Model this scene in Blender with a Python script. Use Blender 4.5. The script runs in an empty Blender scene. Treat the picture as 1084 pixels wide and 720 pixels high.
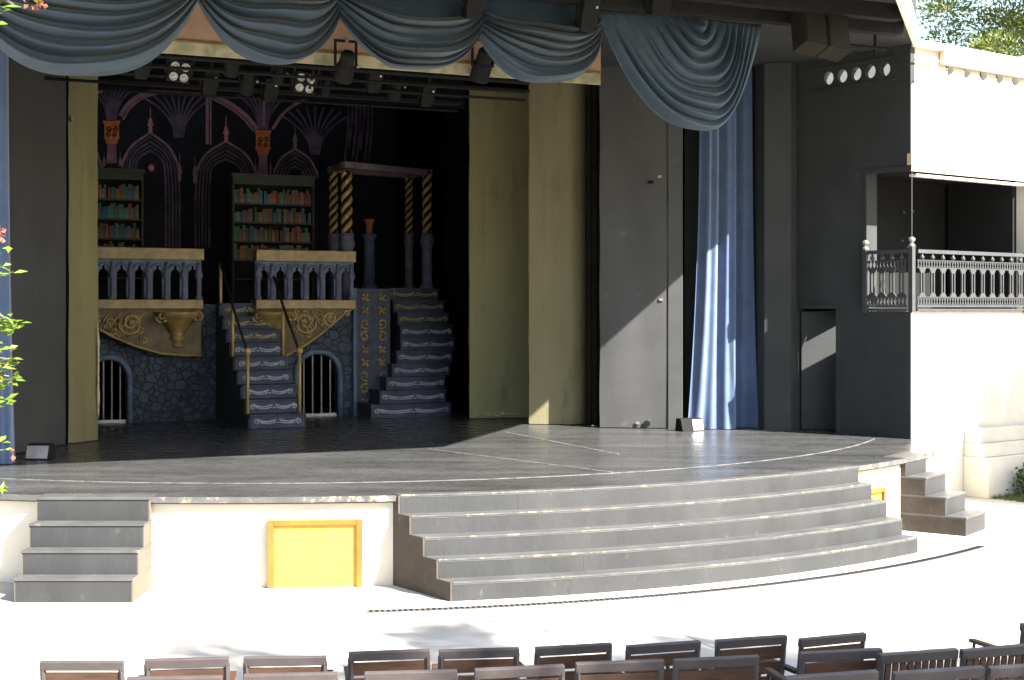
import bpy, math, random
from mathutils import Vector, Matrix
R = math.radians
PI = math.pi
rnd = random.Random(7)
scene = bpy.context.scene
COL = scene.collection

# ------------------------------------------------------------------ frames
# world: x right, y away from the audience, z up; ground z = 0, stage z = ZS
ZS = 0.95
EYE = 2.9
FPX = 1550.0
CC = Vector((-3.0, 25.5))          # centre of the round stage front


def frame(x, y, deg):
    return Matrix.Translation((x, y, 0)) @ Matrix.Rotation(R(deg), 4, 'Z')


WORLD = Matrix.Identity(4)
SET = frame(-4.77, 25.98, 25)      # set frame: s along the set, t upstage
WING = frame(5.98, 21.9, 38)       # right wing: X along its white front, Y along its dark side


def s_at(u, t):                    # s on the line t of the set frame for a bearing u
    k = (u - 542) / FPX
    c, s = math.cos(R(25)), math.sin(R(25))
    return (k * (25.98 + t * c) + 4.77 + t * s) / (c - k * s)


def d_at(s, t):
    return 25.98 + s * math.sin(R(25)) + t * math.cos(R(25))


def sz(u, y, t):
    s = s_at(u, t)
    return s, EYE + (327 - y) / FPX * d_at(s, t)


# ------------------------------------------------------------------ mesh builder
class MB:
    def __init__(self):
        self.v, self.f = [], []

    def add(self, vs, fs):
        b = len(self.v)
        self.v += [Vector(p) for p in vs]
        self.f += [tuple(b + i for i in q) for q in fs]

    def box(self, x0, x1, y0, y1, z0, z1):
        self.add([(x0, y0, z0), (x1, y0, z0), (x1, y1, z0), (x0, y1, z0), (x0, y0, z1), (x1, y0, z1), (x1, y1, z1), (x0, y1, z1)],
                 [(0, 3, 2, 1), (4, 5, 6, 7), (0, 1, 5, 4), (1, 2, 6, 5), (2, 3, 7, 6), (3, 0, 4, 7)])

    def obox(self, c, size, m=None):          # oriented box, m a 3x3/4x4 rotation
        x, y, z = (q / 2 for q in size)
        ps = [Vector(p) for p in [(-x, -y, -z), (x, -y, -z), (x, y, -z), (-x, y, -z), (-x, -y, z), (x, -y, z), (x, y, z), (-x, y, z)]]
        if m is not None:
            ps = [m.to_3x3() @ p for p in ps]
        self.add([p + Vector(c) for p in ps], [(0, 3, 2, 1), (4, 5, 6, 7), (0, 1, 5, 4), (1, 2, 6, 5), (2, 3, 7, 6), (3, 0, 4, 7)])

    def plan(self, pts, z0, z1):              # plan polygon (ccw) extruded in z
        n = len(pts)
        self.add([(p[0], p[1], z0) for p in pts] + [(p[0], p[1], z1) for p in pts],
                 [tuple(range(n - 1, -1, -1)), tuple(range(n, 2 * n))] + [(i, (i + 1) % n, n + (i + 1) % n, n + i) for i in range(n)])

    def elev(self, pts, y0, y1):              # elevation polygon (x,z) extruded in y
        n = len(pts)
        self.add([(p[0], y0, p[1]) for p in pts] + [(p[0], y1, p[1]) for p in pts],
                 [tuple(range(n)), tuple(range(2 * n - 1, n - 1, -1))] + [(i, n + i, n + (i + 1) % n, (i + 1) % n) for i in range(n)])

    def side(self, pts, x0, x1):              # side polygon (y,z) extruded in x
        n = len(pts)
        self.add([(x0, p[0], p[1]) for p in pts] + [(x1, p[0], p[1]) for p in pts],
                 [tuple(range(n - 1, -1, -1)), tuple(range(n, 2 * n))] + [(i, (i + 1) % n, n + (i + 1) % n, n + i) for i in range(n)])

    def tube(self, path, r, n=6, cap=True):
        path = [Vector(p) for p in path]
        m = len(path)
        rs = r if isinstance(r, (list, tuple)) else [r] * m
        vs = []
        ref = None
        for i, p in enumerate(path):
            d = (path[min(i + 1, m - 1)] - path[max(i - 1, 0)]).normalized()
            if ref is None:
                ref = Vector((0, 0, 1)) if abs(d.z) < .9 else Vector((1, 0, 0))
            a = d.cross(ref)
            if a.length < 1e-5:
                ref = Vector((0, 1, 0)) if abs(d.y) < .9 else Vector((1, 0, 0))
                a = d.cross(ref)
            a.normalize()
            b = d.cross(a).normalized()
            ref = -(a.cross(d)).normalized() if False else ref
            for k in range(n):
                q = 2 * PI * k / n
                vs.append(p + (a * math.cos(q) + b * math.sin(q)) * rs[i])
        fs = []
        for i in range(m - 1):
            for k in range(n):
                fs.append((i * n + k, i * n + (k + 1) % n, (i + 1) * n + (k + 1) % n, (i + 1) * n + k))
        if cap:
            fs.append(tuple(range(n - 1, -1, -1)))
            fs.append(tuple((m - 1) * n + k for k in range(n)))
        self.add(vs, fs)

    def lathe(self, prof, c, n=14, rfun=None):   # prof (r,z)
        vs = []
        for r, z in prof:
            for k in range(n):
                a = 2 * PI * k / n
                rr = r * (rfun(a, z) if rfun else 1)
                vs.append((c[0] + rr * math.cos(a), c[1] + rr * math.sin(a), c[2] + z))
        fs = []
        for i in range(len(prof) - 1):
            for k in range(n):
                fs.append((i * n + k, i * n + (k + 1) % n, (i + 1) * n + (k + 1) % n, (i + 1) * n + k))
        fs.append(tuple(range(n - 1, -1, -1)))
        fs.append(tuple((len(prof) - 1) * n + k for k in range(n)))
        self.add(vs, fs)

    def ball(self, c, r, n=10):
        prof = [(max(1e-3, r * math.sin(PI * i / 8)), -r * math.cos(PI * i / 8)) for i in range(9)]
        self.lathe(prof, c, n)

    def xf(self, m, start=0):
        for i in range(start, len(self.v)):
            self.v[i] = m @ self.v[i]


INFO = {}


def props(o, label=None, cat=None, group=None, kind=None):
    if label: o['label'] = label
    if cat: o['category'] = cat
    if group: o['group'] = group
    if kind: o['kind'] = kind
    return o


def thing(name, label, cat, fr=WORLD, org=(0, 0, 0), group=None):
    o = bpy.data.objects.new(name, None)
    COL.objects.link(o)
    o.empty_display_size = .2
    o.matrix_world = fr @ Matrix.Translation(org)
    INFO[o] = (fr, Vector(org))
    return props(o, label, cat, group)


def obj(name, mb, mat, parent=None, fr=WORLD, org=None, smooth=False, bevel=0, label=None, cat=None, group=None, kind=None):
    """vertices are in frame coordinates; a child shares its thing's frame and origin"""
    if parent is not None:
        fr, org = INFO[parent]
    elif org is None:
        xs = [v.x for v in mb.v]; ys = [v.y for v in mb.v]; zs = [v.z for v in mb.v]
        org = ((min(xs) + max(xs)) / 2, (min(ys) + max(ys)) / 2, min(zs))
    org = Vector(org)
    me = bpy.data.meshes.new(name)
    me.from_pydata([v - org for v in mb.v], [], mb.f)
    me.validate()
    o = bpy.data.objects.new(name, me)
    COL.objects.link(o)
    me.materials.append(mat)
    if smooth:
        for p in me.polygons:
            p.use_smooth = True
    if parent is not None:
        o.parent = parent
    else:
        o.matrix_world = fr @ Matrix.Translation(org)
    INFO[o] = (fr, org)
    if bevel:
        md = o.modifiers.new('bevel', 'BEVEL')
        md.width = bevel; md.segments = 2; md.limit_method = 'ANGLE'
    return props(o, label, cat, group, kind)


def copy_tree(o, parent=None):
    c = o.copy()
    COL.objects.link(c)
    if parent is not None:
        c.parent = parent
    if o in INFO: INFO[c] = INFO[o]
    for ch in list(o.children):
        copy_tree(ch, c)
    return c


# ------------------------------------------------------------------ materials
def mat(name, c1, c2=None, scale=4.0, rough=.7, bump=0.0, bscale=30.0, spec=.4, metal=0.0, sheen=0.0, stretch=(1, 1, 1), lo=.35, hi=.65,
        wear=None, wscale=9.0, wlo=.66, whi=.72, rvar=0.0, dirt=None):
    m = bpy.data.materials.new(name)
    m.use_nodes = True
    nt = m.node_tree
    N, Lk = nt.nodes, nt.links
    b = N['Principled BSDF']
    b.inputs['Roughness'].default_value = rough
    b.inputs['Specular IOR Level'].default_value = spec
    b.inputs['Metallic'].default_value = metal
    if sheen:
        b.inputs['Sheen Weight'].default_value = sheen
        b.inputs['Sheen Roughness'].default_value = .5
    tc = N.new('ShaderNodeTexCoord')
    mp = N.new('ShaderNodeMapping')
    mp.inputs['Scale'].default_value = stretch
    Lk.new(tc.outputs['Object'], mp.inputs['Vector'])
    c2 = c2 or tuple(q * .75 for q in c1)
    n1 = N.new('ShaderNodeTexNoise')
    n1.inputs['Scale'].default_value = scale
    n1.inputs['Detail'].default_value = 7
    n1.inputs['Roughness'].default_value = .62
    Lk.new(mp.outputs['Vector'], n1.inputs['Vector'])
    r1 = N.new('ShaderNodeValToRGB')
    r1.color_ramp.elements[0].position = lo
    r1.color_ramp.elements[1].position = hi
    r1.color_ramp.elements[0].color = (*c2, 1)
    r1.color_ramp.elements[1].color = (*c1, 1)
    Lk.new(n1.outputs['Fac'], r1.inputs['Fac'])
    out = r1.outputs['Color']
    if wear:
        n2 = N.new('ShaderNodeTexNoise')
        n2.inputs['Scale'].default_value = wscale
        n2.inputs['Detail'].default_value = 9
        n2.inputs['Roughness'].default_value = .7
        Lk.new(mp.outputs['Vector'], n2.inputs['Vector'])
        r2 = N.new('ShaderNodeValToRGB')
        r2.color_ramp.elements[0].position = wlo
        r2.color_ramp.elements[1].position = whi
        Lk.new(n2.outputs['Fac'], r2.inputs['Fac'])
        mx = N.new('ShaderNodeMix'); mx.data_type = 'RGBA'
        Lk.new(r2.outputs['Color'], mx.inputs[0])
        Lk.new(out, mx.inputs[6])
        mx.inputs[7].default_value = (*wear, 1)
        out = mx.outputs[2]
    Lk.new(out, b.inputs['Base Color'])
    if rvar:
        mr = N.new('ShaderNodeMapRange')
        mr.inputs['To Min'].default_value = max(.02, rough - rvar)
        mr.inputs['To Max'].default_value = rough + rvar
        Lk.new(n1.outputs['Fac'], mr.inputs['Value'])
        Lk.new(mr.outputs['Result'], b.inputs['Roughness'])
    if bump:
        n3 = N.new('ShaderNodeTexNoise')
        n3.inputs['Scale'].default_value = bscale
        n3.inputs['Detail'].default_value = 4
        Lk.new(mp.outputs['Vector'], n3.inputs['Vector'])
        bp = N.new('ShaderNodeBump')
        bp.inputs['Strength'].default_value = bump
        bp.inputs['Distance'].default_value = .02
        Lk.new(n3.outputs['Fac'], bp.inputs['Height'])
        Lk.new(bp.outputs['Normal'], b.inputs['Normal'])
    return m


def stone_mat(name, c1, c2, joint, scale):
    m = bpy.data.materials.new(name)
    m.use_nodes = True
    nt = m.node_tree; N, Lk = nt.nodes, nt.links
    b = N['Principled BSDF']; b.inputs['Roughness'].default_value = .8
    tc = N.new('ShaderNodeTexCoord')
    v1 = N.new('ShaderNodeTexVoronoi'); v1.feature = 'DISTANCE_TO_EDGE'; v1.inputs['Scale'].default_value = scale
    v2 = N.new('ShaderNodeTexVoronoi'); v2.inputs['Scale'].default_value = scale
    nz = N.new('ShaderNodeTexNoise'); nz.inputs['Scale'].default_value = 18; nz.inputs['Detail'].default_value = 6
    for v in (v1, v2, nz): Lk.new(tc.outputs['Object'], v.inputs['Vector'])
    mr = N.new('ShaderNodeValToRGB'); mr.color_ramp.elements[0].position = .02; mr.color_ramp.elements[1].position = .09
    Lk.new(v1.outputs['Distance'], mr.inputs['Fac'])
    sep = N.new('ShaderNodeSeparateColor'); Lk.new(v2.outputs['Color'], sep.inputs['Color'])
    ad = N.new('ShaderNodeMath'); ad.operation = 'MULTIPLY_ADD'
    Lk.new(nz.outputs['Fac'], ad.inputs[0]); ad.inputs[1].default_value = .8; Lk.new(sep.outputs['Red'], ad.inputs[2])
    cr = N.new('ShaderNodeValToRGB')
    cr.color_ramp.elements[0].position = .2; cr.color_ramp.elements[1].position = 1.3 if False else 1.0
    cr.color_ramp.elements[0].color = (*c2, 1); cr.color_ramp.elements[1].color = (*c1, 1)
    Lk.new(ad.outputs[0], cr.inputs['Fac'])
    mx = N.new('ShaderNodeMix'); mx.data_type = 'RGBA'
    Lk.new(mr.outputs['Color'], mx.inputs[0]); mx.inputs[6].default_value = (*joint, 1); Lk.new(cr.outputs['Color'], mx.inputs[7])
    Lk.new(mx.outputs[2], b.inputs['Base Color'])
    bp = N.new('ShaderNodeBump'); bp.inputs['Strength'].default_value = .6; bp.inputs['Distance'].default_value = .03
    Lk.new(mr.outputs['Color'], bp.inputs['Height']); Lk.new(bp.outputs['Normal'], b.inputs['Normal'])
    return m


def leaf_mat(name, c1, c2, trans=.35):
    m = bpy.data.materials.new(name)
    m.use_nodes = True
    nt = m.node_tree; N, Lk = nt.nodes, nt.links
    b = N['Principled BSDF']; b.inputs['Roughness'].default_value = .55
    g = N.new('ShaderNodeNewGeometry')
    cr = N.new('ShaderNodeValToRGB')
    cr.color_ramp.elements[0].color = (*c2, 1); cr.color_ramp.elements[1].color = (*c1, 1)
    Lk.new(g.outputs['Random Per Island'], cr.inputs['Fac'])
    Lk.new(cr.outputs['Color'], b.inputs['Base Color'])
    t = N.new('ShaderNodeBsdfTranslucent'); Lk.new(cr.outputs['Color'], t.inputs['Color'])
    mx = N.new('ShaderNodeMixShader'); mx.inputs[0].default_value = trans
    Lk.new(b.outputs[0], mx.inputs[1]); Lk.new(t.outputs[0], mx.inputs[2])
    Lk.new(mx.outputs[0], N['Material Output'].inputs['Surface'])
    return m


M = {}
M['cream'] = mat('cream_plaster', (.56, .52, .44), (.48, .44, .37), 1.5, .85, .15, 60)
M['terrace'] = mat('grey_concrete', (.27, .25, .22), (.2, .185, .16), 2, .85, .15, 60)
M['creamtrim'] = mat('cream_trim', (.55, .45, .33), (.45, .36, .26), 2, .7)
M['white'] = mat('white_paint', (.75, .72, .66), (.66, .62, .56), 3, .6)
M['black'] = mat('black_paint', (.036, .038, .039), (.026, .028, .029), 1.2, .75, .1, 40, .3, wear=(.075, .075, .075), wscale=2.5, wlo=.62, whi=.8)
M['shadecloth'] = mat('brown_black_shade_cloth', (.022, .019, .013), (.014, .012, .009), 3, .95, spec=.05)  # near-black brown carries the shade beside the tan gold flat
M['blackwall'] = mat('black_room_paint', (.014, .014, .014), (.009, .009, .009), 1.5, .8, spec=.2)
M['blackmatte'] = mat('black_drape', (.006, .006, .007), (.004, .004, .005), 2, .95, spec=.05)
M['darkpaint'] = mat('dark_grey_flat_paint', (.053, .053, .053), (.041, .041, .042), 1.1, .6, .06, 50, .35, wear=(.10, .10, .097), wscale=4, wlo=.6, whi=.8)
M['seat_step'] = mat('dark_step_paint', (.032, .033, .0345), (.017, .018, .019), 1.6, .55, .12, 30, .4, lo=.3, hi=.7, stretch=(1, 1, .4), wear=(.07, .067, .06), wscale=11, wlo=.62, whi=.74)
M['tread'] = mat('lighter_tread_paint', (.070, .070, .070), (.038, .038, .038), 2.2, .5, .1, 30, .45, lo=.3, hi=.7, wear=(.13, .12, .10), wscale=6, wlo=.6, whi=.7)  # treads get a lighter paint than the risers
M['worn'] = mat('worn_step_edge', (.09, .088, .083), (.05, .05, .05), 5, .7, .2, 30, wear=(.30, .24, .15), wscale=4, wlo=.56, whi=.64)
M['tanside'] = mat('bare_brown_side', (.058, .049, .040), (.038, .032, .027), 3, .8, .2, 25, .3, wear=(.17, .13, .09), wscale=5, wlo=.62, whi=.8)
M['tanlight'] = mat('tan_plaster', (.10, .082, .06), (.075, .06, .044), 3, .85, .15, 40)
M['yellow'] = mat('yellow_hatch_paint', (.47, .30, .045), (.40, .24, .03), 2.0, .6, .1, 30)
M['gold'] = mat('dull_gold_paint', (.235, .16, .055), (.12, .078, .026), 6, .5, .15, 25, .5)
M['goldbright'] = mat('gold_post_paint', (.34, .235, .085), (.22, .15, .055), 8, .4, .1, 25, .5)
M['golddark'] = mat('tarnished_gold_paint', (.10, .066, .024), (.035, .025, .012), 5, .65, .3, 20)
M['olive'] = mat('olive_gold_cloth', (.15, .132, .058), (.115, .103, .047), 1.0, .7, .15, 35, .3, stretch=(1, 1, .25), sheen=.1, wear=(.06, .054, .025), wscale=2.6, wlo=.54, whi=.8)
M['olivegreen'] = mat('olive_green_gold_cloth', (.225, .205, .098), (.175, .162, .078), .9, .7, .15, 35, .3, stretch=(1, 1, .25), sheen=.1, wear=(.08, .078, .04), wscale=2.6, wlo=.54, whi=.8)
M['tan'] = mat('tan_gold_cloth', (.185, .162, .088), (.145, .128, .07), 1.0, .7, .15, 35, .3, stretch=(1, 1, .25), sheen=.1, wear=(.075, .066, .038), wscale=2.6, wlo=.54, whi=.8)
M['yellowframe'] = mat('orange_yellow_frame_paint', (.20, .10, .010), (.15, .065, .008), 3, .6, .1, 30)
M['torn'] = mat('torn_pale_edge', (.5, .45, .3), (.25, .21, .1), 14, .8, .4, 30)
M['blue'] = mat('blue_velour', (.064, .098, .178), (.047, .075, .145), 3, .85, .1, 90, .2, sheen=.45)
M['swag'] = mat('slate_blue_swag_cloth', (.030, .052, .078), (.022, .038, .058), 3, .6, .25, 14, .35, sheen=.12, wear=(.045, .06, .075), wscale=2, wlo=.6, whi=.8)
M['bluestone'] = stone_mat('blue_painted_stone', (.026, .037, .062), (.011, .016, .028), (.008, .010, .017), 7.5)
M['darkstone'] = stone_mat('dark_blue_stone', (.016, .019, .028), (.008, .01, .017), (.004, .005, .008), 4)
M['bluetrim'] = mat('blue_grey_painted_stone', (.085, .115, .18), (.04, .058, .10), 6, .75, .25, 25)
M['bluegrey'] = mat('violet_grey_painted_stone', (.10, .10, .15), (.045, .048, .08), 8, .75, .25, 25)
M['stepblue'] = mat('blue_black_step', (.032, .04, .07), (.015, .018, .032), 7, .7, .25, 22, wear=(.10, .10, .24), wscale=9, wlo=.62, whi=.72)
M['scroll'] = mat('silver_blue_scroll', (.30, .32, .40), (.16, .17, .22), 9, .6)
M['scrollgold'] = mat('pale_gold_scroll', (.30, .25, .13), (.17, .14, .075), 9, .55)
M['iron'] = mat('grey_iron', (.32, .32, .33), (.22, .22, .23), 8, .5, metal=.3)
M['drop'] = mat('navy_painted_drop', (.016, .018, .028), (.008, .009, .015), 1.2, .95, spec=.1)
M['pink'] = mat('mauve_scenic_paint', (.25, .15, .20), (.12, .08, .125), 5, .9, spec=.1)
M['pinkdim'] = mat('dim_violet_scenic_paint', (.11, .085, .135), (.04, .034, .062), 4, .9, spec=.1)
M['mauve'] = mat('mauve_grey_lintel', (.15, .11, .125), (.09, .065, .08), 5, .8)
M['rose'] = mat('rose_scenic_paint', (.42, .2, .2), (.25, .12, .14), 8, .9, spec=.1)
M['orange'] = mat('orange_scenic_paint', (.45, .16, .06), (.3, .1, .04), 9, .9, spec=.1)
M['wood'] = mat('dark_case_wood', (.03, .034, .03), (.018, .02, .018), 4, .8)
M['peach'] = mat('peach_painted_border', (.36, .23, .15), (.28, .17, .11), 3, .8)
M['mottle'] = mat('mottled_green_cream_border', (.38, .33, .215), (.22, .23, .13), 5, .8, lo=.4, hi=.56)
M['metalblack'] = mat('black_metal', (.014, .014, .0145), (.009, .009, .009), 6, .8, spec=.12)
M['lens'] = mat('frosted_lens', (.42, .42, .39), (.26, .26, .24), 12, .35)
M['clamp'] = mat('bare_steel', (.3, .29, .26), (.2, .19, .17), 8, .4, metal=.6)
M['speaker'] = mat('grey_brown_speaker', (.022, .020, .017), (.016, .0145, .012), 3, .85, spec=.12)
M['rail'] = mat('grey_painted_iron', (.045, .047, .05), (.035, .036, .038), 6, .5, .1, 40, .5)
M['chairmetal'] = mat('grey_chair_metal', (.062, .050, .049), (.044, .036, .036), 8, .5, .05, 60, .5)
M['slat'] = mat('brown_wood_slat', (.075, .036, .02), (.036, .018, .011), 5, .6, .15, 30, stretch=(1, 8, 8))
M['bark'] = mat('grey_bark', (.14, .11, .085), (.07, .055, .042), 8, .9, .6, 12)
M['needle'] = leaf_mat('pine_needles', (.26, .29, .075), (.09, .12, .03), .45)
M['leaf'] = leaf_mat('lime_leaves', (.18, .24, .02), (.085, .15, .015), .45)
M['leafdark'] = leaf_mat('green_leaves', (.05, .085, .02), (.022, .045, .012), .3)
M['petal'] = leaf_mat('pink_bracts', (.30, .10, .07), (.22, .07, .04), .4)
M['grass'] = leaf_mat('lawn_blades', (.12, .15, .03), (.06, .09, .02), .3)
M['grate'] = mat('drain_grate_iron', (.10, .095, .09), (.06, .058, .055), 10, .6)
M['joint'] = mat('pale_joint_filler', (.24, .22, .19), (.18, .165, .14), 6, .9)
M['tape'] = mat('worn_white_tape', (.12, .12, .115), (.05, .05, .05), 7, .7, lo=.38, hi=.55)
M['dark'] = mat('dark_gap', (.012, .012, .012), (.008, .008, .008), 5, .9, spec=.1)

# stage floor: black painted boards, satin, scuffed
def floor_mat():
    m = bpy.data.materials.new('black_stage_floor'); m.use_nodes = True
    nt = m.node_tree; N, Lk = nt.nodes, nt.links
    b = N['Principled BSDF']; b.inputs['Specular IOR Level'].default_value = .5
    tc = N.new('ShaderNodeTexCoord')
    mp = N.new('ShaderNodeMapping'); mp.inputs['Rotation'].default_value = (0, 0, R(-12)); mp.inputs['Scale'].default_value = (.35, 1.6, 1)
    Lk.new(tc.outputs['Object'], mp.inputs['Vector'])
    def noise(sc, det, ro, vec):
        n = N.new('ShaderNodeTexNoise'); n.inputs['Scale'].default_value = sc; n.inputs['Detail'].default_value = det; n.inputs['Roughness'].default_value = ro
        Lk.new(vec, n.inputs['Vector']); return n
    n1 = noise(1.1, 8, .65, mp.outputs['Vector'])
    n2 = noise(6, 9, .75, mp.outputs['Vector'])
    n3 = noise(4.5, 8, .7, tc.outputs['Object'])
    cr = N.new('ShaderNodeValToRGB'); cr.color_ramp.elements[0].position = .32; cr.color_ramp.elements[1].position = .7
    cr.color_ramp.elements[0].color = (.026, .0265, .027, 1); cr.color_ramp.elements[1].color = (.064, .0645, .065, 1)
    Lk.new(n1.outputs['Fac'], cr.inputs['Fac'])
    sc = N.new('ShaderNodeValToRGB'); sc.color_ramp.elements[0].position = .6; sc.color_ramp.elements[1].position = .74
    sc.color_ramp.elements[0].color = (0, 0, 0, 1); sc.color_ramp.elements[1].color = (.65, .65, .65, 1)
    Lk.new(n2.outputs['Fac'], sc.inputs['Fac'])
    mx = N.new('ShaderNodeMix'); mx.data_type = 'RGBA'
    Lk.new(sc.outputs['Color'], mx.inputs[0]); Lk.new(cr.outputs['Color'], mx.inputs[6]); mx.inputs[7].default_value = (.13, .128, .122, 1)
    Lk.new(mx.outputs[2], b.inputs['Base Color'])
    n4 = noise(38, 3, .5, tc.outputs['Object'])
    sp_ = N.new('ShaderNodeValToRGB'); sp_.color_ramp.elements[0].position = .715; sp_.color_ramp.elements[1].position = .74
    Lk.new(n4.outputs['Fac'], sp_.inputs['Fac'])
    mx2 = N.new('ShaderNodeMix'); mx2.data_type = 'RGBA'
    Lk.new(sp_.outputs['Color'], mx2.inputs[0]); Lk.new(mx.outputs[2], mx2.inputs[6]); mx2.inputs[7].default_value = (.22, .21, .19, 1)
    Lk.new(mx2.outputs[2], b.inputs['Base Color'])
    mr = N.new('ShaderNodeMapRange'); mr.inputs['From Min'].default_value = .3; mr.inputs['From Max'].default_value = .7
    mr.inputs['To Min'].default_value = .19; mr.inputs['To Max'].default_value = .38
    Lk.new(n3.outputs['Fac'], mr.inputs['Value']); Lk.new(mr.outputs['Result'], b.inputs['Roughness'])
    bp = N.new('ShaderNodeBump'); bp.inputs['Strength'].default_value = .03; bp.inputs['Distance'].default_value = .005
    Lk.new(n2.outputs['Fac'], bp.inputs['Height']); Lk.new(bp.outputs['Normal'], b.inputs['Normal'])
    return m


M['floor'] = floor_mat()


def ground_mat():
    m = bpy.data.materials.new('pale_concrete_ground'); m.use_nodes = True
    nt = m.node_tree; N, Lk = nt.nodes, nt.links
    b = N['Principled BSDF']; b.inputs['Roughness'].default_value = .9
    tc = N.new('ShaderNodeTexCoord')
    n = N.new('ShaderNodeTexNoise'); n.inputs['Scale'].default_value = .8; n.inputs['Detail'].default_value = 9
    Lk.new(tc.outputs['Object'], n.inputs['Vector'])
    cr = N.new('ShaderNodeValToRGB'); cr.color_ramp.elements[0].color = (.36, .33, .285, 1); cr.color_ramp.elements[1].color = (.45, .42, .37, 1)
    cr.color_ramp.elements[0].position = .3; cr.color_ramp.elements[1].position = .7
    Lk.new(n.outputs['Fac'], cr.inputs['Fac'])
    ln = N.new('ShaderNodeVectorMath'); ln.operation = 'LENGTH'; Lk.new(tc.outputs['Object'], ln.inputs[0])
    mr = N.new('ShaderNodeMapRange'); mr.inputs['From Min'].default_value = 17; mr.inputs['From Max'].default_value = 24
    Lk.new(ln.outputs['Value'], mr.inputs['Value'])
    n2 = N.new('ShaderNodeTexNoise'); n2.inputs['Scale'].default_value = .15; n2.inputs['Detail'].default_value = 8
    Lk.new(tc.outputs['Object'], n2.inputs['Vector'])
    c2 = N.new('ShaderNodeValToRGB'); c2.color_ramp.elements[0].color = (.05, .075, .025, 1); c2.color_ramp.elements[1].color = (.17, .14, .09, 1)
    Lk.new(n2.outputs['Fac'], c2.inputs['Fac'])
    mx = N.new('ShaderNodeMix'); mx.data_type = 'RGBA'
    Lk.new(mr.outputs['Result'], mx.inputs[0]); Lk.new(cr.outputs['Color'], mx.inputs[6]); Lk.new(c2.outputs['Color'], mx.inputs[7])
    Lk.new(mx.outputs[2], b.inputs['Base Color'])
    return m


M['ground'] = ground_mat()

# ------------------------------------------------------------------ ground
def disc(r, z, n=96, cx=0, cy=0):
    mb = MB()
    vs = [(cx + r * math.cos(2 * PI * i / n), cy + r * math.sin(2 * PI * i / n), z) for i in range(n)]
    mb.add(vs, [tuple(range(n))])
    return mb


obj('ground', disc(600, 0, cx=-3, cy=16), M['ground'], org=(-3, 16, 0), kind='structure')


def arc(r, a0, a1, n):             # angle measured from the toward-audience direction, positive to the right
    return [(CC.x + r * math.sin(R(a0 + (a1 - a0) * i / n)), CC.y - r * math.cos(R(a0 + (a1 - a0) * i / n))) for i in range(n + 1)]


def ring(r0, r1, a0, a1, n, z0, z1):
    mb = MB()
    inner, outer = arc(r0, a0, a1, n), arc(r1, a0, a1, n)
    mb.plan(outer + inner[::-1], z0, z1)
    return mb


# seating terraces (low concrete steps under the second and third rows of chairs)
for i, (r0, r1, z) in enumerate([(17.62, 18.72, .15), (18.724, 26, .30)]):
    obj('seating_terrace', ring(r0, r1, -50, 50, 48, 0, z), M['terrace'], kind='structure')

# ------------------------------------------------------------------ stage platform
stage = thing('stage', 'round-fronted black stage platform with a cream front wall', 'stage', WORLD, (-3, 15.2, 0))
A_END = 58.5
edge = arc(10.33, -62, A_END, 72)
wing_pt = WING @ Vector((.1, .06, 0))
wing_pt2 = WING @ Vector((.2, 3.0, 0))
back = [(wing_pt.x, wing_pt.y), (wing_pt2.x, wing_pt2.y), (9, 33), (1, 38), (-12, 32), (-15, 24)]
mb = MB(); mb.plan(edge + back, ZS - .075, ZS)
obj('floor', mb, M['floor'], stage)
edge2 = arc(10.27, -61.5, A_END - .3, 72)
mb = MB(); mb.plan(edge2 + [(wing_pt.x - .03, wing_pt.y - .03), (4, 26), (-12, 30), (-14.6, 24)], 0, ZS - .076)
obj('front_wall', mb, M['cream'], stage)
# worn painted lip of the stage edge
obj('edge_strip', ring(10.331, 10.35, -60, A_END - .2, 72, ZS - .06, ZS - .003), M['worn'], stage)
# white tape lines
def line_strip(p0, p1, w):
    a = Vector((p0[0], p0[1])); b = Vector((p1[0], p1[1])); d = (b - a).normalized(); n = Vector((-d.y, d.x)) * w / 2
    mb = MB(); mb.plan([a + n * -1, b - n, b + n, a + n], ZS, ZS + .004)
    return mb
def floor_pt(u, y, z=ZS):
    d = FPX * (EYE - z) / (y - 327); return ((u - 542) / FPX * d, d)
obj('tape_line', ring(9.13, 9.165, -38, 67, 60, ZS, ZS + .004), M['tape'], stage, label='long curved white line near the stage edge')
obj('tape_line', line_strip(floor_pt(453, 475.5), floor_pt(648, 500), .035), M['tape'], stage, label='longer straight white line across the stage')
obj('tape_line', line_strip(floor_pt(535, 457.5), floor_pt(655, 481), .035), M['tape'], stage, label='shorter straight white line across the stage')

# yellow hatches in the front wall
def hatch(ang, w, h, z0, label, leaf_lbl=None):
    p = Vector((CC.x + 10.27 * math.sin(R(ang)), CC.y - 10.27 * math.cos(R(ang))))
    fr = frame(p.x, p.y, ang)
    t = thing('hatch', label, 'hatch', fr, (0, 0, 0))
    mb = MB(); mb.box(-w / 2 + .065, w / 2 - .065, -.03, .12, z0, z0 + h - .055)
    obj('panel', mb, M['yellow'], t, bevel=.003)
    for sx in (-1, 1):
        mb = MB(); mb.box(min(sx * w / 2, sx * (w / 2 - .065)), max(sx * w / 2, sx * (w / 2 - .065)), -.065, .1, z0, z0 + h)
        obj('jamb', mb, M['yellowframe'], t, bevel=.004)
    mb = MB(); mb.box(-w / 2 + .066, w / 2 - .066, -.062, .1, z0 + h - .055, z0 + h)
    obj('lintel', mb, M['yellowframe'], t, bevel=.004)
    return t
ang_h = math.degrees(math.atan2(-2.05 + 3, 25.5 - 15.26))
hatch(ang_h, .98, .70, .004, 'wide yellow hatch in the cream wall left of the curved steps')
hatch(46.9, .7, .62, .004, 'yellow hatch mostly hidden between curved steps and right stage stairs')

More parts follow.
